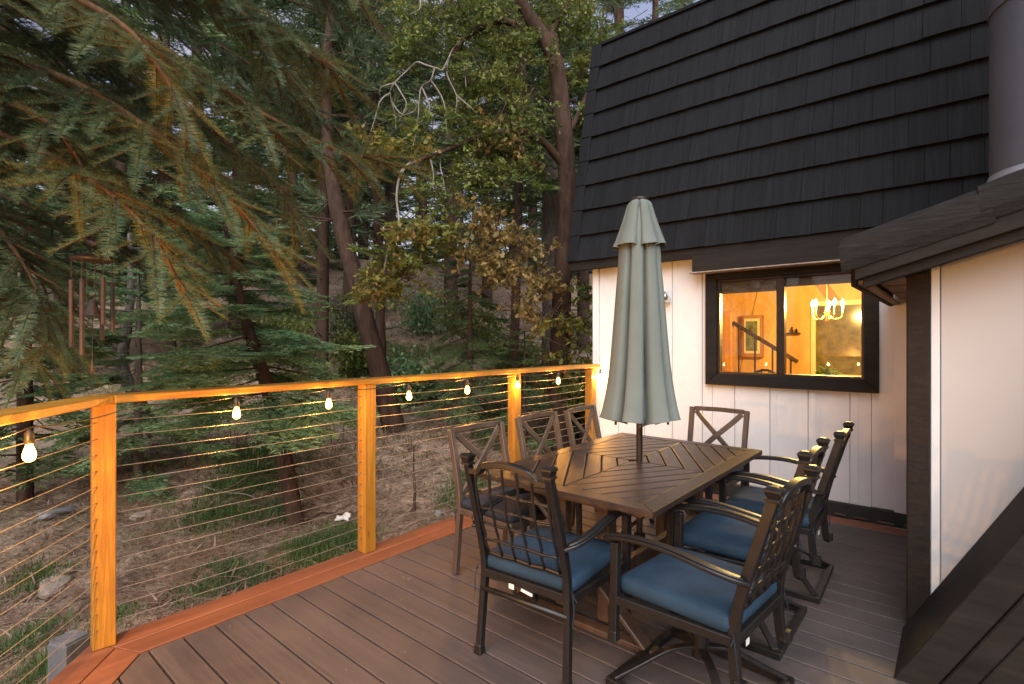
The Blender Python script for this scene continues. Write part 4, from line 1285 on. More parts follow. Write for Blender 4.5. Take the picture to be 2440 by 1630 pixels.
# ---------------- dark timber stub beside the deck corner
p = at(165, 1500, 2.78)
stp = thing('timber_stub', 'weathered blue grey square timber stub standing just outside the deck corner', 'post', (p.x, p.y, gz(p.x, p.y) - 0.1))
grey = mat_wood('grey_timber', (0.045, 0.052, 0.062), (0.10, 0.115, 0.13), (14, 14, 2), 0.7, 0.4)
MB().box((0, 0, 0.37), (0.13, 0.13, 1.02), Matrix.Rotation(R(25), 3, 'Z')).build('timber', grey, stp, bevel=0.008)
MB().box((0, 0, 0.885), (0.118, 0.118, 0.010), Matrix.Rotation(R(25), 3, 'Z')).build('top_cap', grey, stp, bevel=0.002)
# ================================================================== VEGETATION
M['needle_fg'] = mat_leaf('fir_needles', [(0.036, 0.078, 0.050), (0.070, 0.110, 0.056), (0.105, 0.140, 0.060), (0.150, 0.160, 0.064)], 0.25, 0.5)
M['fg_bark'] = mat_bark('fir_twig_bark', (0.075, 0.044, 0.024), (0.18, 0.105, 0.055), 30)
M['young'] = mat_leaf('young_fir_needles', [(0.065, 0.146, 0.078), (0.118, 0.224, 0.105), (0.199, 0.304, 0.131), (0.277, 0.369, 0.186)], 0.3)
M['conif'] = mat_leaf('conifer_needles', [(0.037, 0.072, 0.033), (0.067, 0.114, 0.051), (0.114, 0.167, 0.063), (0.167, 0.209, 0.075)], 0.3)
M['conif2'] = mat_leaf('pine_needles', [(0.037, 0.068, 0.037), (0.068, 0.105, 0.054), (0.111, 0.153, 0.076), (0.162, 0.196, 0.093)], 0.3)
M['oak'] = mat_leaf('oak_leaves', [(0.052, 0.083, 0.021), (0.103, 0.147, 0.031), (0.172, 0.207, 0.045), (0.233, 0.250, 0.059)], 0.4)
M['oak_y'] = mat_leaf('turning_leaves', [(0.09, 0.13, 0.025), (0.17, 0.19, 0.035), (0.24, 0.20, 0.04), (0.27, 0.15, 0.04)], 0.45)
M['oak_o'] = mat_leaf('tan_leaves', [(0.12, 0.12, 0.035), (0.24, 0.18, 0.06), (0.34, 0.22, 0.075), (0.17, 0.16, 0.045)], 0.45)
M['bark_red'] = mat_bark('red_bark', (0.026, 0.017, 0.012), (0.092, 0.056, 0.040), 9)
M['bark_brown'] = mat_bark('brown_bark', (0.035, 0.024, 0.018), (0.13, 0.090, 0.068), 11)
M['bark_grey'] = mat_bark('grey_bark', (0.055, 0.048, 0.042), (0.20, 0.175, 0.15), 13)
M['bare'] = mat_bark('bare_branch', (0.16, 0.145, 0.125), (0.36, 0.33, 0.29), 20)

# ---- templates (unit length along +Y)
def fir_twig(nside=40, ntop=44, ln=0.185):
    V = []; Fc = []
    def needle1(t, d, L, w):
        d = d / np.linalg.norm(d)
        s = np.cross(d, [0.1, 0.2, 1.0]); s /= np.linalg.norm(s)
        b = np.array([0, t, 0.0]); n = len(V)
        V.extend([b - s * w, b + s * w, b + d * L]); Fc.append((n, n + 1, n + 2))
    def needle(t, d, L, w):
        d = d / np.linalg.norm(d)
        s = np.cross(d, [0.1, 0.2, 1.0]); s /= np.linalg.norm(s)
        b = np.array([0, t, 0.0]); m_ = b + d * L * 0.55; tip = b + d * L + np.array([0, 0.015, 0.030])
        n = len(V)
        V.extend([b - s * w * 0.6, b + s * w * 0.6, m_ + s * w, m_ - s * w, tip])
        Fc.extend([(n, n + 1, n + 2), (n, n + 2, n + 3), (n + 3, n + 2, n + 4)])
    for sgn in (-1, 1):
        for k in range(nside):
            t = 0.03 + 0.95 * (k + rng.uniform(-0.3, 0.3)) / nside
            f = R(72 - 30 * t ** 3 + rng.uniform(-7, 7)); e = R(rng.uniform(-4, 38))
            L = ln * (0.75 + 0.35 * math.sin(math.pi * min(1, t * 1.1))) * rng.uniform(0.85, 1.1)
            needle1(t, np.array([sgn * math.cos(e) * math.sin(f), math.cos(f), math.sin(e) * math.sin(f) + 0.06]), L, 0.0075)
    for k in range(ntop):
        t = 0.05 + 0.95 * k / ntop; a = rng.uniform(-1.2, 1.2); f = R(rng.uniform(40, 65))
        needle1(t, np.array([math.sin(a) * math.sin(f), math.cos(f), math.cos(a) * math.sin(f)]), ln * 0.85 * rng.uniform(0.8, 1.1), 0.0075)
    for k in range(9):                                            # bud end fan
        a = k * 2 * math.pi / 9; f = R(30)
        needle(0.99, np.array([math.sin(a) * math.sin(f), math.cos(f), math.cos(a) * math.sin(f)]), ln * 0.7, 0.0055)
    return np.array(V), np.array(Fc)

def spray(nl=9, m=5, nw=0.020, nlen=0.13, flat=0.05):
    """feathery frond: side twigs carrying short needle tufts"""
    V = []; Fc = []
    def tri(b, d, L, w):
        d = d / np.linalg.norm(d)
        s = np.cross(d, rng.normal(0, 1, 3)); s /= np.linalg.norm(s)
        n = len(V); V.extend([b - s * w, b + s * w, b + d * L]); Fc.append((n, n + 1, n + 2))
    for sgn in (-1, 1):
        for k in range(nl):
            t = 0.05 + 0.90 * k / nl
            LL = (0.46 * (1 - t) ** 0.8 + 0.08) * rng.uniform(0.8, 1.15)
            ax = np.array([sgn * 0.80, 0.60, rng.uniform(-0.12, 0.10)]); ax /= np.linalg.norm(ax)
            for q_ in range(m):
                u = (q_ + 0.5) / m
                b = np.array([0, t, 0]) + ax * LL * u + np.array([0, 0, -0.10 * u * u * LL])
                for s2 in (-1, 1):
                    d = ax * 0.75 + np.array([-ax[1], ax[0], 0]) * s2 * 0.75 + np.array([0, 0, rng.uniform(-0.15, 0.45)])
                    tri(b, d, nlen * (1 - 0.35 * u) * rng.uniform(0.8, 1.2), nw)
            tri(np.array([0, t, 0]) + ax * LL * 0.8, ax, nlen * 1.2, nw)
    for k in range(6):
        tri(np.array([0, 0.55 + 0.075 * k, 0]), np.array([rng.uniform(-0.3, 0.3), 1, 0.2]), nlen * 1.3, nw)
    return np.array(V), np.array(Fc)

def tuft(n=34):
    """long pine needles fanning out of a branch end"""
    V = []; Fc = []
    for k in range(n):
        b = np.array([0, rng.uniform(0.0, 0.55), 0])
        d = rng.normal(0, 0.62, 3); d[1] = abs(d[1]) + 0.75; d /= np.linalg.norm(d)
        s = np.cross(d, rng.normal(0, 1, 3)); s /= np.linalg.norm(s)
        L = rng.uniform(0.30, 0.50); nn = len(V)
        V.extend([b - s * 0.014, b + s * 0.014, b + d * L]); Fc.append((nn, nn + 1, nn + 2))
    return np.array(V), np.array(Fc)

TW = [fir_twig() for _ in range(3)]
SP_HI = [spray(10, 6, 0.013, 0.105) for _ in range(3)]
SP_LO = [spray(6, 3, 0.026, 0.19) for _ in range(3)]
TU = [tuft() for _ in range(3)]

def scatter(templates, D, S, L, up=None):
    """instances of a random template each"""
    D = np.asarray(D); L = np.asarray(L); S = np.asarray(S)
    pick = rng.integers(0, len(templates), len(D)); parts = []
    for k, (tv, tf) in enumerate(templates):
        sel = pick == k
        if sel.any():
            parts.append(inst(tv, tf, frames(D[sel], None if up is None else up[sel]), S[sel], L[sel]))
    return merge(parts)

# ---------------- big fir leaning in over the deck corner
tp = ground_at(-560, 3.3)
fir = thing('big_fir_tree', 'big fir whose long needled boughs hang over the deck corner and wind chime', 'tree', tuple(tp))
trunk_path = spline([(tp.x, tp.y, tp.z - 0.3), (tp.x + 0.05, tp.y, tp.z + 2), (tp.x, tp.y + 0.08, tp.z + 5), (tp.x, tp.y, tp.z + 9)], 24)
v, f = tube_np(trunk_path, [0.24, 0.20, 0.15, 0.06], 14, 0.06)
np_mesh('trunk', v, f, M['bark_brown'], fir, True, tuple(tp))
limbs_px = [
    [(-150, -60, 3.0), (150, 20, 2.8), (420, 140, 2.6), (620, 270, 2.6), (800, 360, 2.7), (925, 392, 2.8)],
    [(-150, 120, 2.7), (150, 190, 2.4), (380, 330, 2.3), (540, 470, 2.3), (650, 590, 2.35)],
    [(-150, 300, 2.5), (60, 350, 2.3), (230, 440, 2.2), (360, 560, 2.2), (430, 690, 2.25)],
    [(-150, 480, 2.6), (-20, 540, 2.5), (60, 640, 2.4), (105, 740, 2.4)],
    [(-100, -220, 3.3), (250, -140, 3.0), (520, -30, 2.8), (700, 100, 2.7), (810, 190, 2.8)],
    [(100, -300, 3.6), (450, -210, 3.3), (680, -110, 3.0), (820, -40, 2.9), (860, 10, 2.9)],
    [(-150, 30, 3.6), (200, 140, 3.5), (480, 300, 3.4), (660, 450, 3.4), (720, 560, 3.5)],
    [(-150, 200, 3.8), (150, 330, 3.7), (400, 500, 3.6), (540, 610, 3.7)],
    [(-150, 420, 3.9), (80, 500, 3.8), (260, 580, 3.7), (330, 640, 3.7)],
    [(-150, -100, 4.2), (300, 0, 4.1), (600, 160, 4.0), (790, 300, 4.1), (860, 390, 4.2)],
    [(-200, 640, 3.3), (-60, 690, 3.2), (40, 770, 3.1), (85, 870, 3.1)],
    [(-100, -120, 2.4), (120, -30, 2.2), (300, 70, 2.1), (400, 200, 2.1), (450, 300, 2.15)],
    [(-150, 210, 2.3), (30, 250, 2.2), (130, 310, 2.15), (190, 390, 2.2), (205, 440, 2.2)],
    [(-150, 560, 2.9), (20, 600, 2.8), (100, 680, 2.8), (130, 800, 2.8)],
    [(-150, -260, 3.0), (200, -190, 2.8), (440, -80, 2.6), (600, 60, 2.6), (690, 200, 2.7)],
    [(-150, 60, 4.6), (250, 220, 4.5), (520, 420, 4.4), (640, 560, 4.5)],
]
st_v = np.array([[math.cos(a) * r_, y_, math.sin(a) * r_] for y_, r_ in ((0, 0.0135), (1.0, 0.006)) for a in (0, 2.1, 4.2)])
st_f = np.array([(0, 1, 4), (0, 4, 3), (1, 2, 5), (1, 5, 4), (2, 0, 3), (2, 3, 5)])
n_twigs = 0
for pts in limbs_px:
    limb_parts = []; tD = []; tL = []; tS = []
    W3 = [at(*p) for p in pts]
    root = Vector((tp.x, tp.y, min(max(W3[0].z + 0.15, 0.6), 6.5)))
    path = spline([tuple(root)] + [tuple(p) for p in W3], 60)
    limb_parts.append(tube_np(path, [0.030, 0.017, 0.009, 0.004], 7, 0.08))
    seg = np.linalg.norm(np.diff(path, axis=0), axis=1); cum = np.concatenate([[0], np.cumsum(seg)]); tot = cum[-1]
    s0 = 0.18 * tot; pos = s0; side = 1
    while pos < tot:
        i_ = min(np.searchsorted(cum, pos), 59)
        P = path[i_]; T = path[min(i_ + 1, 59)] - path[max(i_ - 1, 0)]; T /= np.linalg.norm(T)
        hs = np.cross(T, [0, 0, 1.0]); hs /= max(np.linalg.norm(hs), 1e-6)
        u = (pos - s0) / (tot - s0)
        L2 = (0.55 * (1 - u) ** 0.6 + 0.14) * rng.uniform(0.75, 1.15)
        fwd = T * 0.72 + hs * side * 0.70 + np.array([0, 0, rng.uniform(-0.30, 0.05)])
        fwd /= np.linalg.norm(fwd)
        n2 = 7
        sp = [P]
        d = fwd.copy()
        for k in range(n2):
            d = d + np.array([0, 0, -0.045]) + rng.normal(0, 0.03, 3); d /= np.linalg.norm(d)
            sp.append(sp[-1] + d * L2 / n2)
        sp = np.array(sp)
        limb_parts.append(tube_np(sp, [0.0075, 0.0035], 5))
        # needled axis and side twigs
        stp_ = 0.11
        k = 0; q_ = 0.02
        while q_ < L2:
            j_ = min(int(q_ / L2 * n2), n2 - 1)
            dd = sp[j_ + 1] - sp[j_]; dd /= np.linalg.norm(dd)
            B = sp[j_] + dd * (q_ - j_ * L2 / n2)
            tD.append(dd + rng.normal(0, 0.04, 3)); tL.append(B); tS.append(rng.uniform(0.20, 0.26))
            lat = np.cross(dd, [0, 0, 1.0]); lat /= max(np.linalg.norm(lat), 1e-6)
            for sd in (1, -1):
              if q_ < L2 - 0.05 and rng.uniform() < 0.8:
                tD.append(dd * 0.75 + lat * sd * 0.75 + np.array([0, 0, rng.uniform(-0.25, 0.1)])); tL.append(B); tS.append(rng.uniform(0.17, 0.26))
            q_ += stp_; k += 1
        side = -side
        pos += rng.uniform(0.085, 0.125)
    tD.append(path[-1] - path[-3]); tL.append(path[-1]); tS.append(0.25)
    v, f = merge(limb_parts); lo_ = np_mesh('limb', v, f, M['fg_bark'], fir, True, tuple(tp))
    v, f = scatter(TW, np.array(tD), np.array(tS), np.array(tL))
    tag(np_mesh('needles', v, f, M['needle_fg'], lo_, False, tuple(tp)), kind='stuff')
    v, f = inst(st_v, st_f, frames(np.array(tD)), np.array(tS), np.array(tL))
    tag(np_mesh('twigs', v, f, M['fg_bark'], lo_, False, tuple(tp)), kind='stuff')
    n_twigs += len(tD)

# ---------------- conifers
def conifer(name, label, px, d, h, cr, z0, nb, templates, m, bark, lean=(0, 0), spr=(0.5, 0.9), ns=5, r0=None, droop=0.25, top_taper=0.9, dead=0, base=None, group=None):
    b = base or ground_at(px, d)
    t = thing(name, label, 'tree', tuple(b), 0, group)
    r0 = r0 or h * 0.013
    path = spline([(b.x, b.y, b.z - 0.3), (b.x + lean[0] * 0.3, b.y + lean[1] * 0.3, b.z + h * 0.33), (b.x + lean[0] * 0.7, b.y + lean[1] * 0.7, b.z + h * 0.66), (b.x + lean[0], b.y + lean[1], b.z + h)], 26)
    v, f = tube_np(path, [r0 * 1.15, r0, r0 * 0.7, r0 * 0.1], 12, 0.05)
    np_mesh('trunk', v, f, bark, t, True, tuple(b))
    lp_ = []; D = []; L = []; S = []
    for k in range(nb):
        u = (k + rng.uniform(0, 1)) / nb
        z = z0 + (1 - z0) * u
        i_ = min(int(z * 25), 24); P = path[i_] + (path[i_ + 1] - path[i_]) * (z * 25 - i_)
        az = k * 2.399 + rng.uniform(-0.4, 0.4)
        ln = cr * ((1 - u) ** top_taper * 0.9 + 0.10) * rng.uniform(0.65, 1.15) * min(1, 0.55 + u * 3)
        dirv = np.array([math.cos(az), math.sin(az), rng.uniform(0.0, 0.30) - droop * (1 - u)])
        dirv /= np.linalg.norm(dirv)
        br = [P]; dd = dirv.copy()
        for q_ in range(6):
            dd = dd + np.array([0, 0, -0.05 * droop * 3 + 0.03 * q_ * 0.6]); dd /= np.linalg.norm(dd)
            br.append(br[-1] + dd * ln / 6)
        br = np.array(br)
        lp_.append(tube_np(br, [max(0.006, r0 * 0.16), 0.004], 5))
        nn = max(2, int(ns * (0.4 + 0.8 * ln / cr)))
        for q_ in range(nn):
            w = 0.22 + 0.75 * (q_ + rng.uniform(0, 0.6)) / nn
            j_ = min(int(w * 6), 5); B = br[j_] + (br[j_ + 1] - br[j_]) * (w * 6 - j_)
            e = br[j_ + 1] - br[j_]; e /= np.linalg.norm(e)
            lat = np.cross(e, [0, 0, 1.0]); lat /= max(np.linalg.norm(lat), 1e-6)
            D.append(e + lat * rng.uniform(-0.9, 0.9) + np.array([0, 0, rng.uniform(-0.35, 0.12)])); L.append(B)
            S.append(rng.uniform(*spr) * (0.55 + 0.45 * (1 - u)))
        D.append(br[-1] - br[-2]); L.append(br[-2]); S.append(rng.uniform(*spr) * (0.5 + 0.4 * (1 - u)))
    for k in range(dead):
        z = rng.uniform(0.06, z0 + 0.08); i_ = int(z * 25); P = path[i_]; az = rng.uniform(0, 6.28); ln = cr * rng.uniform(0.25, 0.6)
        e = np.array([math.cos(az), math.sin(az), rng.uniform(-0.3, 0.2)])
        lp_.append(tube_np(np.array([P, P + e * ln * 0.5 + [0, 0, 0.05], P + e * ln + [0, 0, -0.15 * ln]]), [0.014, 0.004], 5))
    v, f = merge(lp_); tag(np_mesh('limbs', v, f, bark, t, True, tuple(b)), kind='stuff')
    v, f = scatter(templates, np.array(D), np.array(S), np.array(L)); np_mesh('crown', v, f, m, t, False, tuple(b))
    return t

# young firs
b = ground_at(715, 5.95)
def fwd_right(fw_, rt_): return (FW.x * fw_ + RT.x * rt_, FW.y * fw_ + RT.y * rt_)
conifer('young_fir_tree', 'bushy young fir with broad green fronds right behind the railing corner', 0, 0, 3.6, 1.08, 0.36, 50, SP_HI, M['young'], M['bark_red'], lean=fwd_right(0.3, -1.05), spr=(0.45, 0.80), ns=9, r0=0.085, droop=0.30, dead=22, base=b, top_taper=0.7)
conifer('young_fir_tree', 'small drooping olive fir in the gap between the slender trunks', 1120, 9.0, 3.3, 0.95, 0.10, 60, SP_HI, M['conif'], M['bark_brown'], spr=(0.35, 0.62), ns=5, r0=0.05, droop=0.5)
conifer('young_fir_tree', 'young fir low on the slope half hidden behind the wind chime', 330, 6.8, 3.0, 0.95, 0.15, 46, SP_HI, M['young'], M['bark_grey'], spr=(0.4, 0.65), ns=5, r0=0.05, droop=0.35, dead=10)
conifer('young_fir_tree', 'small dark fir at the left edge behind the near railing', 60, 6.2, 3.6, 1.1, 0.22, 46, SP_LO, M['conif'], M['bark_red'], spr=(0.4, 0.7), ns=5, r0=0.075, droop=0.35, dead=8)
conifer('young_fir_tree', 'short leafy fir at the foot of the reddish forked tree', 1250, 8.2, 1.9, 0.75, 0.08, 36, SP_HI, M['conif'], M['bark_brown'], spr=(0.32, 0.5), ns=4, r0=0.03, droop=0.3)

TALL = [
    ('tall slender pine with a straight brown trunk left of the leaning trunk', 768, 11.0, 13, 1.9, 0.42, 60, 0, 'bark_red', 0.115),
    ('thin straight trunked pine just right of the leaning trunk', 912, 10.5, 12, 1.6, 0.44, 54, 1, 'bark_red', 0.09),
    ('slim pale trunked pine in front of the small olive fir', 1222, 10.2, 11, 1.5, 0.40, 50, 0, 'bark_brown', 0.085),
    ('stout grey barked conifer directly behind the reddish forked tree', 1318, 10.6, 16, 2.2, 0.36, 64, 1, 'bark_grey', 0.21),
    ('dark conifer far up the slope left of centre', 560, 15.0, 15, 2.6, 0.16, 74, 0, 'bark_brown', 0.17),
    ('broad dark conifer behind the young fir on the left', 400, 12.5, 14, 2.6, 0.14, 74, 0, 'bark_brown', 0.16),
    ('shaggy conifer at the left margin beyond the wind chime', 150, 11.5, 13, 2.5, 0.10, 74, 0, 'bark_brown', 0.15),
    ('tall conifer rising behind the leaning trunk', 830, 15.5, 12, 2.3, 0.38, 76, 0, 'bark_brown', 0.17),
    ('tall pine with an open crown against the sky in the middle', 930, 18.0, 20, 2.7, 0.36, 72, 1, 'bark_grey', 0.18),
    ('dark trunked pine on the hill crest behind the turning leaves', 1075, 16.5, 17, 2.4, 0.36, 70, 1, 'bark_brown', 0.20),
    ('bushy conifer on the crest right of centre', 1160, 19.0, 17, 2.6, 0.32, 74, 0, 'bark_brown', 0.18),
    ('tall conifer behind the house corner', 1390, 15.0, 17, 2.3, 0.16, 70, 0, 'bark_brown', 0.16),
    ('far pine with a bare lower trunk showing above the roof slope', 1482, 23.0, 25, 2.4, 0.50, 46, 1, 'bark_red', 0.22),
    ('far conifer peeping over the roof slope', 1560, 21.0, 16.5, 2.6, 0.30, 60, 0, 'bark_brown', 0.20),
    ('far pine with a pale trunk rising at the roof line', 1618, 24.0, 26, 2.2, 0.62, 40, 1, 'bark_grey', 0.22),
    ('distant conifer on the crest left of the leaning trunk', 700, 22.0, 10, 3.0, 0.08, 70, 0, 'bark_brown', 0.2),
    ('distant conifer filling the gap near the bare drooping branches', 1010, 25.0, 11, 3.2, 0.08, 70, 0, 'bark_brown', 0.2),
    ('distant conifer between the far pines', 1270, 24.0, 11, 3.0, 0.08, 66, 0, 'bark_brown', 0.2),
    ('distant conifer at the far left of the slope', 20, 17.0, 17, 3.0, 0.06, 70, 0, 'bark_brown', 0.2),
    ('distant conifer behind the broad dark conifer', 480, 20.0, 19, 3.0, 0.06, 70, 0, 'bark_brown', 0.2),
    ('distant conifer behind the shaggy left conifer', 280, 19.0, 18, 3.0, 0.06, 70, 0, 'bark_brown', 0.2),
]
for (lab, px, d, h, cr, z0, nb, ty, bk, r0) in TALL:
    conifer('conifer_tree', lab, px, d, h, cr, z0, nb, TU if ty else SP_LO, M['conif2'] if ty else M['conif'], M[bk], lean=(rng.uniform(-0.4, 0.4), rng.uniform(-0.4, 0.4)),
            spr=(0.75, 1.2) if ty else (0.8, 1.35), ns=7 if ty else 5, r0=r0, droop=0.15 if ty else 0.32, dead=14, group='conifers on the hillside')

# the wood beyond the crest, one mass
D = []; L = []; S = []; wt = []
for k in range(60):
    px_ = rng.uniform(-350, 1750); d_ = rng.uniform(27, 44); b = ground_at(px_, d_); h = rng.uniform(7, 11.5)
    wt.append(tube_np(np.array([(b.x, b.y, b.z - 1), (b.x, b.y, b.z + h)]), [0.22, 0.03], 6))
    for q_ in range(42):
        u = rng.uniform(0.03, 1) ** 0.9; az = rng.uniform(0, 6.28); rr = (1 - u) * 2.6 + 0.3
        w = rng.uniform(0.3, 1)
        D.append([math.cos(az), math.sin(az), -0.3]); L.append([b.x + math.cos(az) * rr * w * 0.7, b.y + math.sin(az) * rr * w * 0.7, b.z + u * h]); S.append(rng.uniform(1.2, 2.0))
wv = scatter(SP_LO, np.array(D), np.array(S), np.array(L))
v, f = merge([wv]); far_wood = tag(np_mesh('far_wood', v, f, M['conif']), 'dark mass of distant conifers beyond the hill crest', 'wood', None, 'stuff')
v, f = merge(wt); tag(np_mesh('trunks', v, f, M['bark_brown'], far_wood), kind='stuff')

# understorey shrubs on the slope
def shrub(label, px, d, r_, h, m, n):
    b = ground_at(px, d)
    t = thing('shrub', label, 'shrub', tuple(b), 0, 'understorey shrubs on the slope')
    st = []; D = []; L = []; S = []
    for k in range(12):
        a = rng.uniform(0, 6.28); e = np.array([math.cos(a) * 0.6, math.sin(a) * 0.6, 1.0]); P = np.array(b)
        ln = h * rng.uniform(0.5, 0.95)
        br = np.array([P, P + e * ln * 0.5 + rng.normal(0, 0.05, 3), P + e * ln + rng.normal(0, 0.08, 3)])
        st.append(tube_np(br, [0.012, 0.004], 5))
        for q_ in range(n // 5):
            u = rng.uniform(0.2, 1.0)
            D.append(rng.normal(0, 1, 3) + e * 0.6); L.append(P + e * ln * u + rng.normal(0, 0.20, 3) * r_); S.append(rng.uniform(0.07, 0.14))
    v, f = merge(st); tag(np_mesh('stems', v, f, M['bark_brown'], t, False, tuple(b)), kind='stuff')
    v, f = scatter([LEAF], np.array(D), np.array(S), np.array(L)); np_mesh('foliage', v, f, m, t, False, tuple(b))
LEAF = (np.array([[0, 0, 0], [0.22, 0.25, 0.03], [0.12, 0.42, 0.0], [0.34, 0.62, 0.05], [0, 1, -0.06], [-0.34, 0.62, 0.05], [-0.12, 0.42, 0.0], [-0.22, 0.25, 0.03]]), np.array([(0, 1, 2), (2, 3, 4), (0, 2, 4), (4, 5, 6), (0, 4, 6), (0, 6, 7)]))
for a_ in (('bright green low shrub behind the rail between the leaning trunk and the small fir', 985, 10.5, 1.0, 0.8, M['young'], 1000), ('leafy shrub at the foot of the leaning trunk', 860, 12.0, 1.0, 1.0, M['oak'], 900),
           ('shrub under the tan leaves right of the small fir', 1235, 11.5, 1.0, 1.1, M['oak'], 900), ('yellowing shrub between the house corner and the forked tree', 1395, 9.0, 0.8, 1.5, M['oak_y'], 900),
           ('dusty green shrub up the slope behind the slender pines', 830, 14.0, 1.2, 1.4, M['conif2'], 900), ('shrub on the upper slope left of the leaning trunk', 690, 12.5, 1.2, 1.3, M['oak'], 900),
           ('round shrub near the hill crest in the middle', 1010, 15.5, 1.4, 1.5, M['young'], 900), ('olive shrub near the crest behind the tan leaves', 1150, 14.0, 1.3, 1.4, M['oak'], 900)):
    shrub(*a_)

# leaning trunk
b = ground_at(950, 9.0)
lt_ = thing('leaning_tree', 'reddish brown tree trunk leaning to the left behind the railing', 'tree', tuple(b))
W3 = [(b.x, b.y, b.z - 0.3)] + [tuple(at(*p)) for p in ((905, 890, 9.0), (868, 760, 9.0), (830, 610, 9.0), (803, 500, 9.0), (785, 380, 9.05), (778, 200, 9.1), (790, 20, 9.2), (810, -160, 9.3))]
lpath = spline(W3, 44)
v, f = tube_np(lpath, [0.20, 0.165, 0.15, 0.14, 0.12, 0.10, 0.07, 0.03], 14, 0.05)
np_mesh('trunk', v, f, M['bark_red'], lt_, True, tuple(b))
lp_ = []; D = []; L = []; S = []
for k in range(40):
    i_ = rng.integers(20, 43); az = rng.uniform(0, 6.28); ln = rng.uniform(0.5, 1.6)
    e = np.array([math.cos(az), math.sin(az), rng.uniform(-0.2, 0.3)]); P = lpath[i_]
    br = np.array([P, P + e * ln * 0.5 + [0, 0, 0.06], P + e * ln]); lp_.append(tube_np(br, [0.02, 0.005], 5))
    for q_ in range(5):
        D.append(e + rng.normal(0, 0.5, 3)); L.append(P + e * ln * rng.uniform(0.3, 1)); S.append(rng.uniform(0.5, 0.8))
v, f = merge(lp_); tag(np_mesh('limbs', v, f, M['bark_red'], lt_, True, tuple(b)), kind='stuff')
v, f = scatter(TU, np.array(D), np.array(S), np.array(L)); np_mesh('crown', v, f, M['conif2'], lt_, False, tuple(b))

# ---------------- reddish forked broadleaf tree beside the roof
b = ground_at(1332, 8.0)
ok = thing('forked_tree', 'reddish forked tree with arching limbs and turning leaves beside the roof edge', 'tree', tuple(b))
tr = [(b.x, b.y, b.z - 0.3)] + [tuple(at(*p)) for p in ((1334, 900, 8.0), (1338, 720, 8.0), (1347, 560, 8.0), (1350, 420, 8.0), (1338, 270, 8.0), (1326, 165, 8.0), (1300, 100, 8.0), (1262, 45, 7.95), (1225, -30, 7.9), (1200, -160, 7.8))]
op = spline(tr, 60)
parts = [tube_np(op, [0.20, 0.165, 0.15, 0.14, 0.14, 0.135, 0.12, 0.12, 0.10, 0.08, 0.04], 16, 0.05)]
parts.append(tube_np(spline([tuple(at(1318, 140, 8.0)), tuple(at(1316, 100, 8.02)), tuple(at(1318, 88, 8.03))], 5), [0.11, 0.095, 0.085], 12, 0.08))
bend = lambda L_, r_, n=30: tube_np(spline([tuple(at(*p)) for p in L_], n), r_, 8, 0.06)
parts.append(bend([(1350, 410, 8.0), (1320, 370, 7.9), (1285, 335, 7.8), (1245, 322, 7.7), (1190, 318, 7.6), (1120, 338, 7.5), (1050, 368, 7.4), (1000, 385, 7.3)], [0.065, 0.055, 0.045, 0.035, 0.025]))
parts.append(bend([(1242, 68, 7.95), (1205, 56, 7.8), (1165, 60, 7.7), (1110, 92, 7.6), (1085, 125, 7.5), (1075, 140, 7.5)], [0.055, 0.05, 0.04, 0.03]))
parts.append(bend([(1350, 330, 8.0), (1390, 250, 8.2), (1420, 150, 8.4), (1440, 20, 8.6)], [0.05, 0.03, 0.015]))
parts.append(bend([(1300, 100, 8.0), (1345, 30, 8.1), (1380, -60, 8.3)], [0.06, 0.04, 0.02]))
for k_, (v, f) in enumerate(parts): np_mesh('trunk' if k_ == 0 else 'limb', v, f, M['bark_red'], ok, True, tuple(b))
z2 = lambda x, y: (760 + x / 3.267, y / 3.267)
bare = []
for L_ in ([(1010, 470), (1040, 400), (1100, 330)], [(905, 545), (830, 520), (760, 500), (690, 560), (590, 660), (555, 740), (590, 900), (600, 1010)], [(590, 660), (640, 740), (680, 830), (620, 960)],
           [(1010, 470), (960, 560), (905, 545), (870, 640), (800, 690), (780, 800), (770, 960), (745, 1100), (720, 1180)], [(870, 640), (950, 760), (990, 900), (990, 1080)],
           [(800, 690), (860, 840), (850, 930)], [(1010, 470), (1000, 600), (1070, 760), (1060, 900), (1030, 1000)], [(1090, 420), (1130, 540), (1145, 690)], [(1070, 760), (1180, 850), (1240, 920)],
           [(585, 665), (490, 690), (470, 740)], [(555, 740), (480, 800), (430, 960), (390, 1080)], [(560, 800), (640, 900), (700, 850)], [(780, 800), (740, 880), (660, 910)],
           [(960, 1190), (945, 1300), (970, 1430), (990, 1560)], [(790, 1250), (680, 1320), (625, 1420), (615, 1560)], [(870, 1260), (890, 1360), (890, 1440)], [(1380, 0), (1380, 160)], [(790, 0), (780, 90), (690, 130)]):
    d0 = 7.35
    P = [tuple(at(*z2(x, y), d0 + rng.uniform(-0.12, 0.12))) for x, y in L_]
    v, f = tube_np(spline(P, 8 * len(P)), [0.014, 0.009, 0.004], 6, 0.08); np_mesh('bare_branch', v, f, M['bare'], ok, True, tuple(b))
P = [tuple(at(x, y, 7.3)) for x, y in ((1000, 385), (960, 408), (945, 470), (950, 540), (925, 600), (915, 650))]
v, f = tube_np(spline(P, 24), [0.022, 0.010], 6, 0.08); np_mesh('bare_branch', v, f, M['bare'], ok, True, tuple(b))

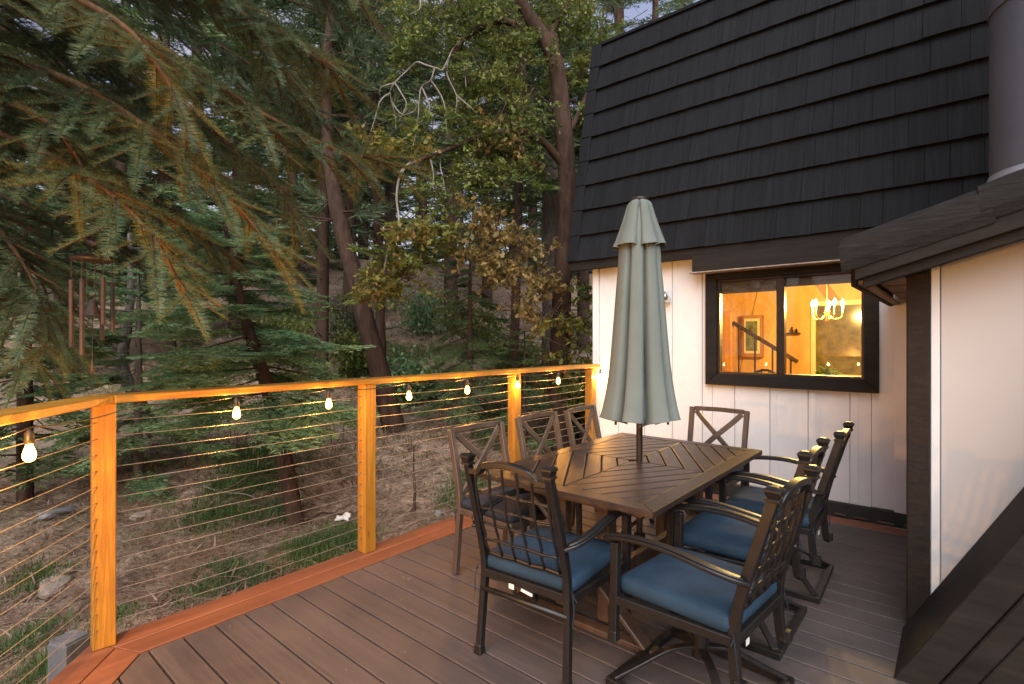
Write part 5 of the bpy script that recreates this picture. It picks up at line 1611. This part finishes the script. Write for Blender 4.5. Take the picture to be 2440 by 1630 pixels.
LEAF = (np.array([[0, 0, 0], [0.22, 0.25, 0.03], [0.12, 0.42, 0.0], [0.34, 0.62, 0.05], [0, 1, -0.06], [-0.34, 0.62, 0.05], [-0.12, 0.42, 0.0], [-0.22, 0.25, 0.03]]), np.array([(0, 1, 2), (2, 3, 4), (0, 2, 4), (4, 5, 6), (0, 4, 6), (0, 6, 7)]))
def leaf_clumps(name, clumps, m, parent, size=(0.035, 0.085), twigs=True):
    D = []; L = []; S = []; tw = []
    for (px, py, d, r_, n) in clumps:
        c = np.array(at(px, py, d))
        nsub = max(3, int(n / 15))
        for q_ in range(nsub):
            o_ = rng.normal(0, 0.5, 3) * np.array([r_, r_, r_ * 0.62])
            ax = rng.normal(0, 1, 3); ax[2] = -abs(ax[2]) * 0.6; ax /= np.linalg.norm(ax)
            Lt = rng.uniform(0.22, 0.45)
            P0 = c + o_; P1 = P0 + ax * Lt
            tw.append(tube_np(np.array([P0 - ax * 0.25 + [0, 0, 0.10], P0, P1]), [0.006, 0.0025], 4))
            for k in range(22):
                u = rng.uniform(0, 1)
                dl = ax * 0.5 + rng.normal(0, 0.75, 3) + np.array([0, 0, -0.25])
                D.append(dl); L.append(P0 + (P1 - P0) * u + rng.normal(0, 0.028, 3)); S.append(rng.uniform(*size))
    v, f = scatter([LEAF], np.array(D), np.array(S), np.array(L), rng.normal(0, 0.6, (len(D), 3)) + np.array([0, 0, 1.0]))
    np_mesh(name, v, f, m, parent, False, wloc(parent))
    return tw
green = [(1150, 30, 7.7, 0.55, 500), (1080, 60, 7.6, 0.5, 420), (1000, 40, 7.6, 0.45, 300), (1230, 120, 7.8, 0.5, 420), (1190, 200, 7.7, 0.5, 420), (1120, 210, 7.6, 0.4, 300),
         (1250, 290, 7.6, 0.4, 300), (1380, 60, 8.2, 0.5, 380), (1400, 170, 8.3, 0.4, 300), (1400, 280, 8.3, 0.35, 260), (1060, 280, 7.5, 0.4, 240), (1330, 30, 8.1, 0.45, 320),
         (1160, 330, 7.6, 0.35, 240), (1230, 400, 7.6, 0.45, 300), (1120, 420, 7.5, 0.45, 280), (1050, 470, 7.4, 0.35, 200), (990, 130, 7.6, 0.4, 220), (1370, 900, 7.4, 0.30, 160), (1400, 780, 7.8, 0.25, 120), (1395, 700, 7.9, 0.25, 120)]
yel = [(930, 620, 7.3, 0.32, 260), (980, 570, 7.3, 0.34, 240), (900, 680, 7.3, 0.28, 220), (1040, 560, 7.4, 0.30, 200), (920, 350, 7.4, 0.30, 180), (1010, 340, 7.4, 0.28, 160), (880, 330, 7.4, 0.2, 90), (960, 690, 7.3, 0.22, 120), (1360, 840, 7.3, 0.24, 140), (1330, 770, 7.4, 0.25, 140)]
tan = [(1160, 520, 7.5, 0.34, 260), (1210, 560, 7.5, 0.36, 280), (1150, 600, 7.4, 0.34, 260), (1240, 630, 7.5, 0.34, 260), (1290, 680, 7.5, 0.32, 240), (1180, 660, 7.4, 0.28, 180), (1275, 580, 7.9, 0.25, 120), (1270, 740, 7.4, 0.26, 160), (1170, 300, 7.6, 0.25, 120), (1240, 345, 7.6, 0.25, 110)]
D = []; L = []; S = []
for (px, py, d, r_, n_) in green + yel[:5]:
    c = np.array(at(px, py, d + 0.25))
    for q_ in range(int(n_ / 24)):
        D.append(rng.normal(0, 1, 3) * [1, 1, 0.5] + [0, 0, -0.35]); L.append(c + rng.normal(0, 0.55, 3) * r_); S.append(rng.uniform(0.28, 0.5))
v, f = scatter(SP_LO, np.array(D), np.array(S), np.array(L)); np_mesh('fine_sprays', v, f, M['oak'], ok, False, wloc(ok))
tw = leaf_clumps('green_leaves', green, M['oak'], ok)
tw += leaf_clumps('yellow_leaves', yel, M['oak_y'], ok, (0.05, 0.115))
tw += leaf_clumps('tan_leaves', tan, M['oak_o'], ok, (0.05, 0.11))
v, f = merge(tw); np_mesh('twigs', v, f, M['bark_brown'], ok, False, wloc(ok))

# ---------------- shrubs, grass, litter, stones
def on_hill(px, py):
    """where the sight-line through the photo point meets the slope"""
    lo_, hi_ = 2.0, 40.0
    for d in np.linspace(2.0, 40, 900):
        p = at(px, py, d)
        if p.z < gz(p.x, p.y): return Vector((p.x, p.y, gz(p.x, p.y))), d
    return None, None
BL = (np.array([[-0.05, 0, 0], [0.05, 0, 0], [0.035, 0.55, 0.06], [-0.035, 0.55, 0.06], [0, 1, 0.22]]), np.array([(0, 1, 2), (0, 2, 3), (3, 2, 4)]))
M['grass'] = mat_leaf('grass_blades', [(0.040, 0.095, 0.028), (0.065, 0.135, 0.038), (0.095, 0.165, 0.050), (0.14, 0.155, 0.065)], 0.35)
patches = [(590, 1090, 0.45, 900), (560, 1160, 0.40, 800), (640, 1140, 0.35, 600), (500, 1240, 0.40, 360), (560, 1230, 0.35, 300), (660, 1230, 0.3, 240), (800, 1300, 0.32, 420), (760, 1330, 0.30, 380), (840, 1280, 0.28, 300), (720, 1320, 0.25, 260),
           (1090, 1190, 0.30, 320), (1130, 1150, 0.3, 260), (950, 850, 0.8, 420), (1010, 850, 0.8, 360), (900, 860, 0.7, 260), (1240, 860, 0.7, 300), (1190, 880, 0.6, 240), (90, 1390, 0.25, 220), (60, 1540, 0.25, 260), (110, 1600, 0.22, 220), (270, 1490, 0.2, 120), (430, 1060, 0.4, 180), (350, 1010, 0.4, 160),
           (540, 1370, 0.25, 180), (620, 1380, 0.22, 160), (480, 1420, 0.22, 150), (1180, 1010, 0.4, 220), (1290, 980, 0.4, 220), (700, 1050, 0.35, 160), (760, 900, 0.7, 200), (1060, 930, 0.5, 200)]
D = []; L = []; S = []
for (px, py, r_, n) in patches:
    c, d = on_hill(px, py)
    if c is None: continue
    for k in range(int(n * 2.8)):
        o_ = rng.normal(0, 0.5, 2) * r_
        x, y_ = c.x + o_[0], c.y + o_[1]
        if x > -3.2: continue
        D.append([rng.normal(0, 0.6), rng.normal(0, 0.6), rng.uniform(0.5, 1.2)]); L.append([x, y_, gz(x, y_) - 0.01]); S.append(rng.uniform(0.045, 0.10) * (1 + d * 0.04))
v, f = scatter([BL], np.array(D), np.array(S), np.array(L))
tag(np_mesh('grass', v, f, M['grass']), 'patches of short green grass and weeds on the slope below the railing', 'grass', None, 'stuff')

n = 15000; px = rng.uniform(250, 1420, n); dd = rng.uniform(7.0, 19, n); D = []; L = []; S = []
for k in range(n):
    p = at(px[k], 817, dd[k])
    if p.x > -3.3 or math.sin(p.x * 1.1 + 0.5) * math.sin(p.y * 0.9 + 1.3) + rng.normal(0, 0.35) < 0.05: continue
    D.append([rng.normal(0, 0.8), rng.normal(0, 0.8), rng.uniform(0.4, 1.1)]); L.append([p.x, p.y, gz(p.x, p.y) - 0.01]); S.append(rng.uniform(0.10, 0.24))
M['weeds'] = mat_leaf('dry_weeds', [(0.09, 0.10, 0.035), (0.14, 0.14, 0.05), (0.20, 0.17, 0.075), (0.27, 0.21, 0.12)], 0.35)
v, f = scatter([BL], np.array(D), np.array(S), np.array(L))
tag(np_mesh('weeds', v, f, M['weeds']), 'olive and straw-coloured weeds over the upper slope', 'weeds', None, 'stuff')
ST = (np.array([[-0.035, 0, 0], [0.035, 0, 0], [0.03, 0.5, 0.05], [-0.03, 0.5, 0.05], [0.012, 1, 0.0], [-0.012, 1, 0]]), np.array([(0, 1, 2), (0, 2, 3), (3, 2, 4), (3, 4, 5)]))
M['litter'] = mat_leaf('dry_litter', [(0.07, 0.042, 0.026), (0.17, 0.115, 0.078), (0.27, 0.195, 0.14), (0.40, 0.315, 0.24)], 0.1, 0.8)
n = 60000
px = rng.uniform(-150, 1450, n); dd = 3.0 + 9.5 * rng.uniform(0, 1, n) ** 1.5
L = []; D = []; S = []
for k in range(n):
    p = at(px[k], 817, dd[k])
    if p.x > -3.15: continue
    L.append([p.x, p.y, gz(p.x, p.y) + 0.012 + abs(rng.normal(0, 0.012))]); a = rng.uniform(0, 6.28)
    D.append([math.cos(a), math.sin(a), rng.normal(0, 0.16)]); S.append((rng.uniform(0.03, 0.10) if rng.uniform() < 0.9 else rng.uniform(0.12, 0.26)) * (0.7 + 0.06 * dd[k]))
v, f = scatter([ST], np.array(D), np.array(S), np.array(L))
tag(np_mesh('leaf_litter', v, f, M['litter']), 'dry twigs, bark chips and needles strewn over the slope', 'litter', None, 'stuff')

# a few needles and bits of leaf blown onto the deck
n = 150; L = np.stack([rng.uniform(-2.85, 0.2, n), rng.uniform(0.6, 4.7, n), np.full(n, 0.004)], 1); a = rng.uniform(0, 6.28, n)
v, f = scatter([ST], np.stack([np.cos(a), np.sin(a), np.zeros(n)], 1), rng.uniform(0.012, 0.035, n), L)
tag(np_mesh('deck_debris', v, f, M['litter']), 'scattered dry needles and leaf crumbs on the deck boards', 'debris', None, 'stuff')

def mat_rock(name, c1, c2):
    m, nt, b = new_mat(name)
    g_ = nt.nodes.new('ShaderNodeNewGeometry'); n1 = noise(nt, g_.outputs['Position'], 9, 7, 0.7)
    lk(nt, ramp(nt, n1, [(0.3, c1), (0.7, c2)]), b.inputs['Base Color']); b.inputs['Roughness'].default_value = 0.9
    bump(nt, n1, b, 0.6, 0.02)
    return m
M['rock'] = mat_rock('grey_rock', (0.12, 0.125, 0.13), (0.27, 0.275, 0.28))
M['rock_tan'] = mat_rock('tan_rock', (0.17, 0.135, 0.11), (0.36, 0.30, 0.25))
def rock(label, px, py, s, m, seed):
    c, d = on_hill(px, py)
    r_ = np.random.default_rng(seed)
    bm = bmesh.new(); bmesh.ops.create_icosphere(bm, subdivisions=3, radius=1)
    off = r_.uniform(0, 9, 3)
    for v_ in bm.verts:
        p = np.array(v_.co)
        k = 1 + 0.22 * math.sin(p[0] * 2.3 + off[0]) * math.cos(p[1] * 2.9 + off[1]) + 0.12 * math.sin(p[2] * 5 + p[0] * 4 + off[2]) + r_.normal(0, 0.02)
        v_.co = Vector((p[0] * s[0] * k, p[1] * s[1] * k, max(min(p[2], 0.6 + 0.1 * p[0]), -0.8) * s[2] * k))
    me = bpy.data.meshes.new('rock'); bm.to_mesh(me); bm.free(); me.materials.append(m)
    o = bpy.data.objects.new('rock', me); COL.objects.link(o); o.location = (c.x, c.y, c.z + s[2] * 0.25); o.rotation_euler = (r_.uniform(-0.15, 0.15), r_.uniform(-0.15, 0.15), r_.uniform(0, 3))
    tag(o, label, 'rock', 'stones on the slope')
rock('flat grey slab of rock on the slope left of the corner post', 140, 1232, (0.26, 0.13, 0.06), M['rock'], 1)
rock('small tan stone just right of the corner post', 335, 1236, (0.11, 0.08, 0.05), M['rock_tan'], 2)
rock('pale pebble near the bottom left below the near railing cables', 70, 1447, (0.055, 0.04, 0.03), M['rock_tan'], 3)
rock('round brown stone touching the lower left cables', 158, 1370, (0.05, 0.045, 0.035), M['rock_tan'], 4)
rock('dark weathered log-like stone lying in the litter in mid slope', 405, 1140, (0.18, 0.05, 0.05), M['rock'], 5)
rock('large tan boulder under the young fir', 755, 925, (0.28, 0.22, 0.20), M['rock_tan'], 6)
rock('pale boulder on the hill crest behind the turning leaves', 1095, 655, (0.9, 0.6, 0.5), M['rock_tan'], 7)
rock('flat pale stone on the slope between the first two posts', 640, 1120, (0.10, 0.07, 0.04), M['rock_tan'], 8)
rock('broad earthy stone low by the near railing', 130, 1400, (0.20, 0.10, 0.05), M['rock_tan'], 9)
rock('small grey stone by the deck edge past the middle post', 1045, 1235, (0.07, 0.05, 0.05), M['rock'], 10)

c, d = on_hill(817, 1252)
bm = bmesh.new(); bmesh.ops.create_grid(bm, x_segments=6, y_segments=5, size=0.5)
for v_ in bm.verts:
    v_.co = Vector((v_.co.x * 0.16, v_.co.y * 0.11, 0.012 * math.sin(v_.co.x * 9) + 0.014 * math.cos(v_.co.y * 11 + v_.co.x * 5)))
ext = bmesh.ops.solidify(bm, geom=bm.faces[:], thickness=0.0015)
me = bpy.data.meshes.new('paper_scrap'); bm.to_mesh(me); bm.free(); me.materials.append(M['tag'])
o = bpy.data.objects.new('paper_scrap', me); COL.objects.link(o); o.location = (c.x, c.y, c.z + 0.07); o.rotation_euler = (0.35, -0.2, 0.6)
tag(o, 'crumpled white scrap of paper on the slope behind the railing', 'paper')

c, d = on_hill(985, 1225)
ds = thing('dead_sapling', 'thin dark dead sapling stem standing beyond the middle railing section', 'sapling', tuple(c))
pth = spline([(c.x, c.y, c.z - 0.1), (c.x + 0.03, c.y, c.z + 0.25), (c.x - 0.02, c.y + 0.02, c.z + 0.5), (c.x + 0.01, c.y, c.z + 0.8)], 14)
v, f = tube_np(pth, [0.022, 0.016, 0.008], 8, 0.15); np_mesh('stem', v, f, M['bark_brown'], ds, True, tuple(c))
for k in range(4):
    P = Vector(pth[4 + 2 * k]); a = k * 2.0
    MB().tube([tuple(P), tuple(P + Vector((0.09 * math.cos(a), 0.09 * math.sin(a), 0.06)))], [0.006, 0.002], 5).build('twig', M['bark_brown'], ds, origin=tuple(c), world=True)

# grey snag behind the chime
b = ground_at(300, 7.6)
sn = thing('dead_snag', 'pale grey dead trunk leaning behind the wind chime', 'tree', tuple(b))
P = [(b.x, b.y, b.z - 0.2)] + [tuple(at(*p)) for p in ((372, 1040, 7.6), (330, 960, 7.6), (292, 880, 7.6), (303, 790, 7.6), (312, 690, 7.6), (310, 560, 7.7))]
sp_ = spline(P[1:], 30); v, f = tube_np(sp_, [0.11, 0.09, 0.07, 0.05, 0.03], 10, 0.10); pr = [(v, f)]
for k in range(16):
    i_ = rng.integers(8, 28); a = rng.uniform(0, 6.28); e = np.array([math.cos(a), math.sin(a), rng.uniform(-0.2, 0.35)]); q_ = sp_[i_]
    pr.append(tube_np(np.array([q_, q_ + e * 0.25, q_ + e * 0.5 + [0, 0, -0.06]]), [0.012, 0.003], 5))
v, f = merge(pr); np_mesh('trunk', v, f, M['bark_grey'], sn, True, tuple(b))

# fallen branches in the litter
for k, (px, py, lab) in enumerate(((560, 1190, 'bare fallen branch lying in the grass left of the paper scrap'), (1060, 960, 'fallen branch on the slope behind the cross-back chairs'), (640, 900, 'tangle of dead branch under the young fir by the rail'))):
    c, d = on_hill(px, py)
    fb = thing('fallen_branch', lab, 'branch', tuple(c))
    a = 0.5 + k * 1.9; e = Vector((math.cos(a), math.sin(a), 0.0)); pts = []
    for u in np.linspace(-0.5, 0.5, 9):
        q_ = c + e * u * 0.9; pts.append((q_.x, q_.y, gz(q_.x, q_.y) + 0.05 + 0.03 * math.sin(u * 7)))
    pr = [tube_np(spline(pts, 20), [0.012, 0.010, 0.004], 6, 0.1)]
    for i_ in (2, 4, 6, 7):
        q_ = np.array(pts[i_]); s_ = rng.uniform(-1, 1); e2 = np.array([math.cos(a + s_), math.sin(a + s_), 0.35])
        pr.append(tube_np(np.array([q_, q_ + e2 * 0.16, q_ + e2 * 0.3 + [0, 0, 0.04]]), [0.006, 0.002], 5))
    v, f = merge(pr); np_mesh('stem', v, f, M['bare'], fb, True, tuple(c))
print('twigs', n_twigs, 'tris', sum(len(o.data.polygons) for o in bpy.data.objects if o.type == 'MESH'))
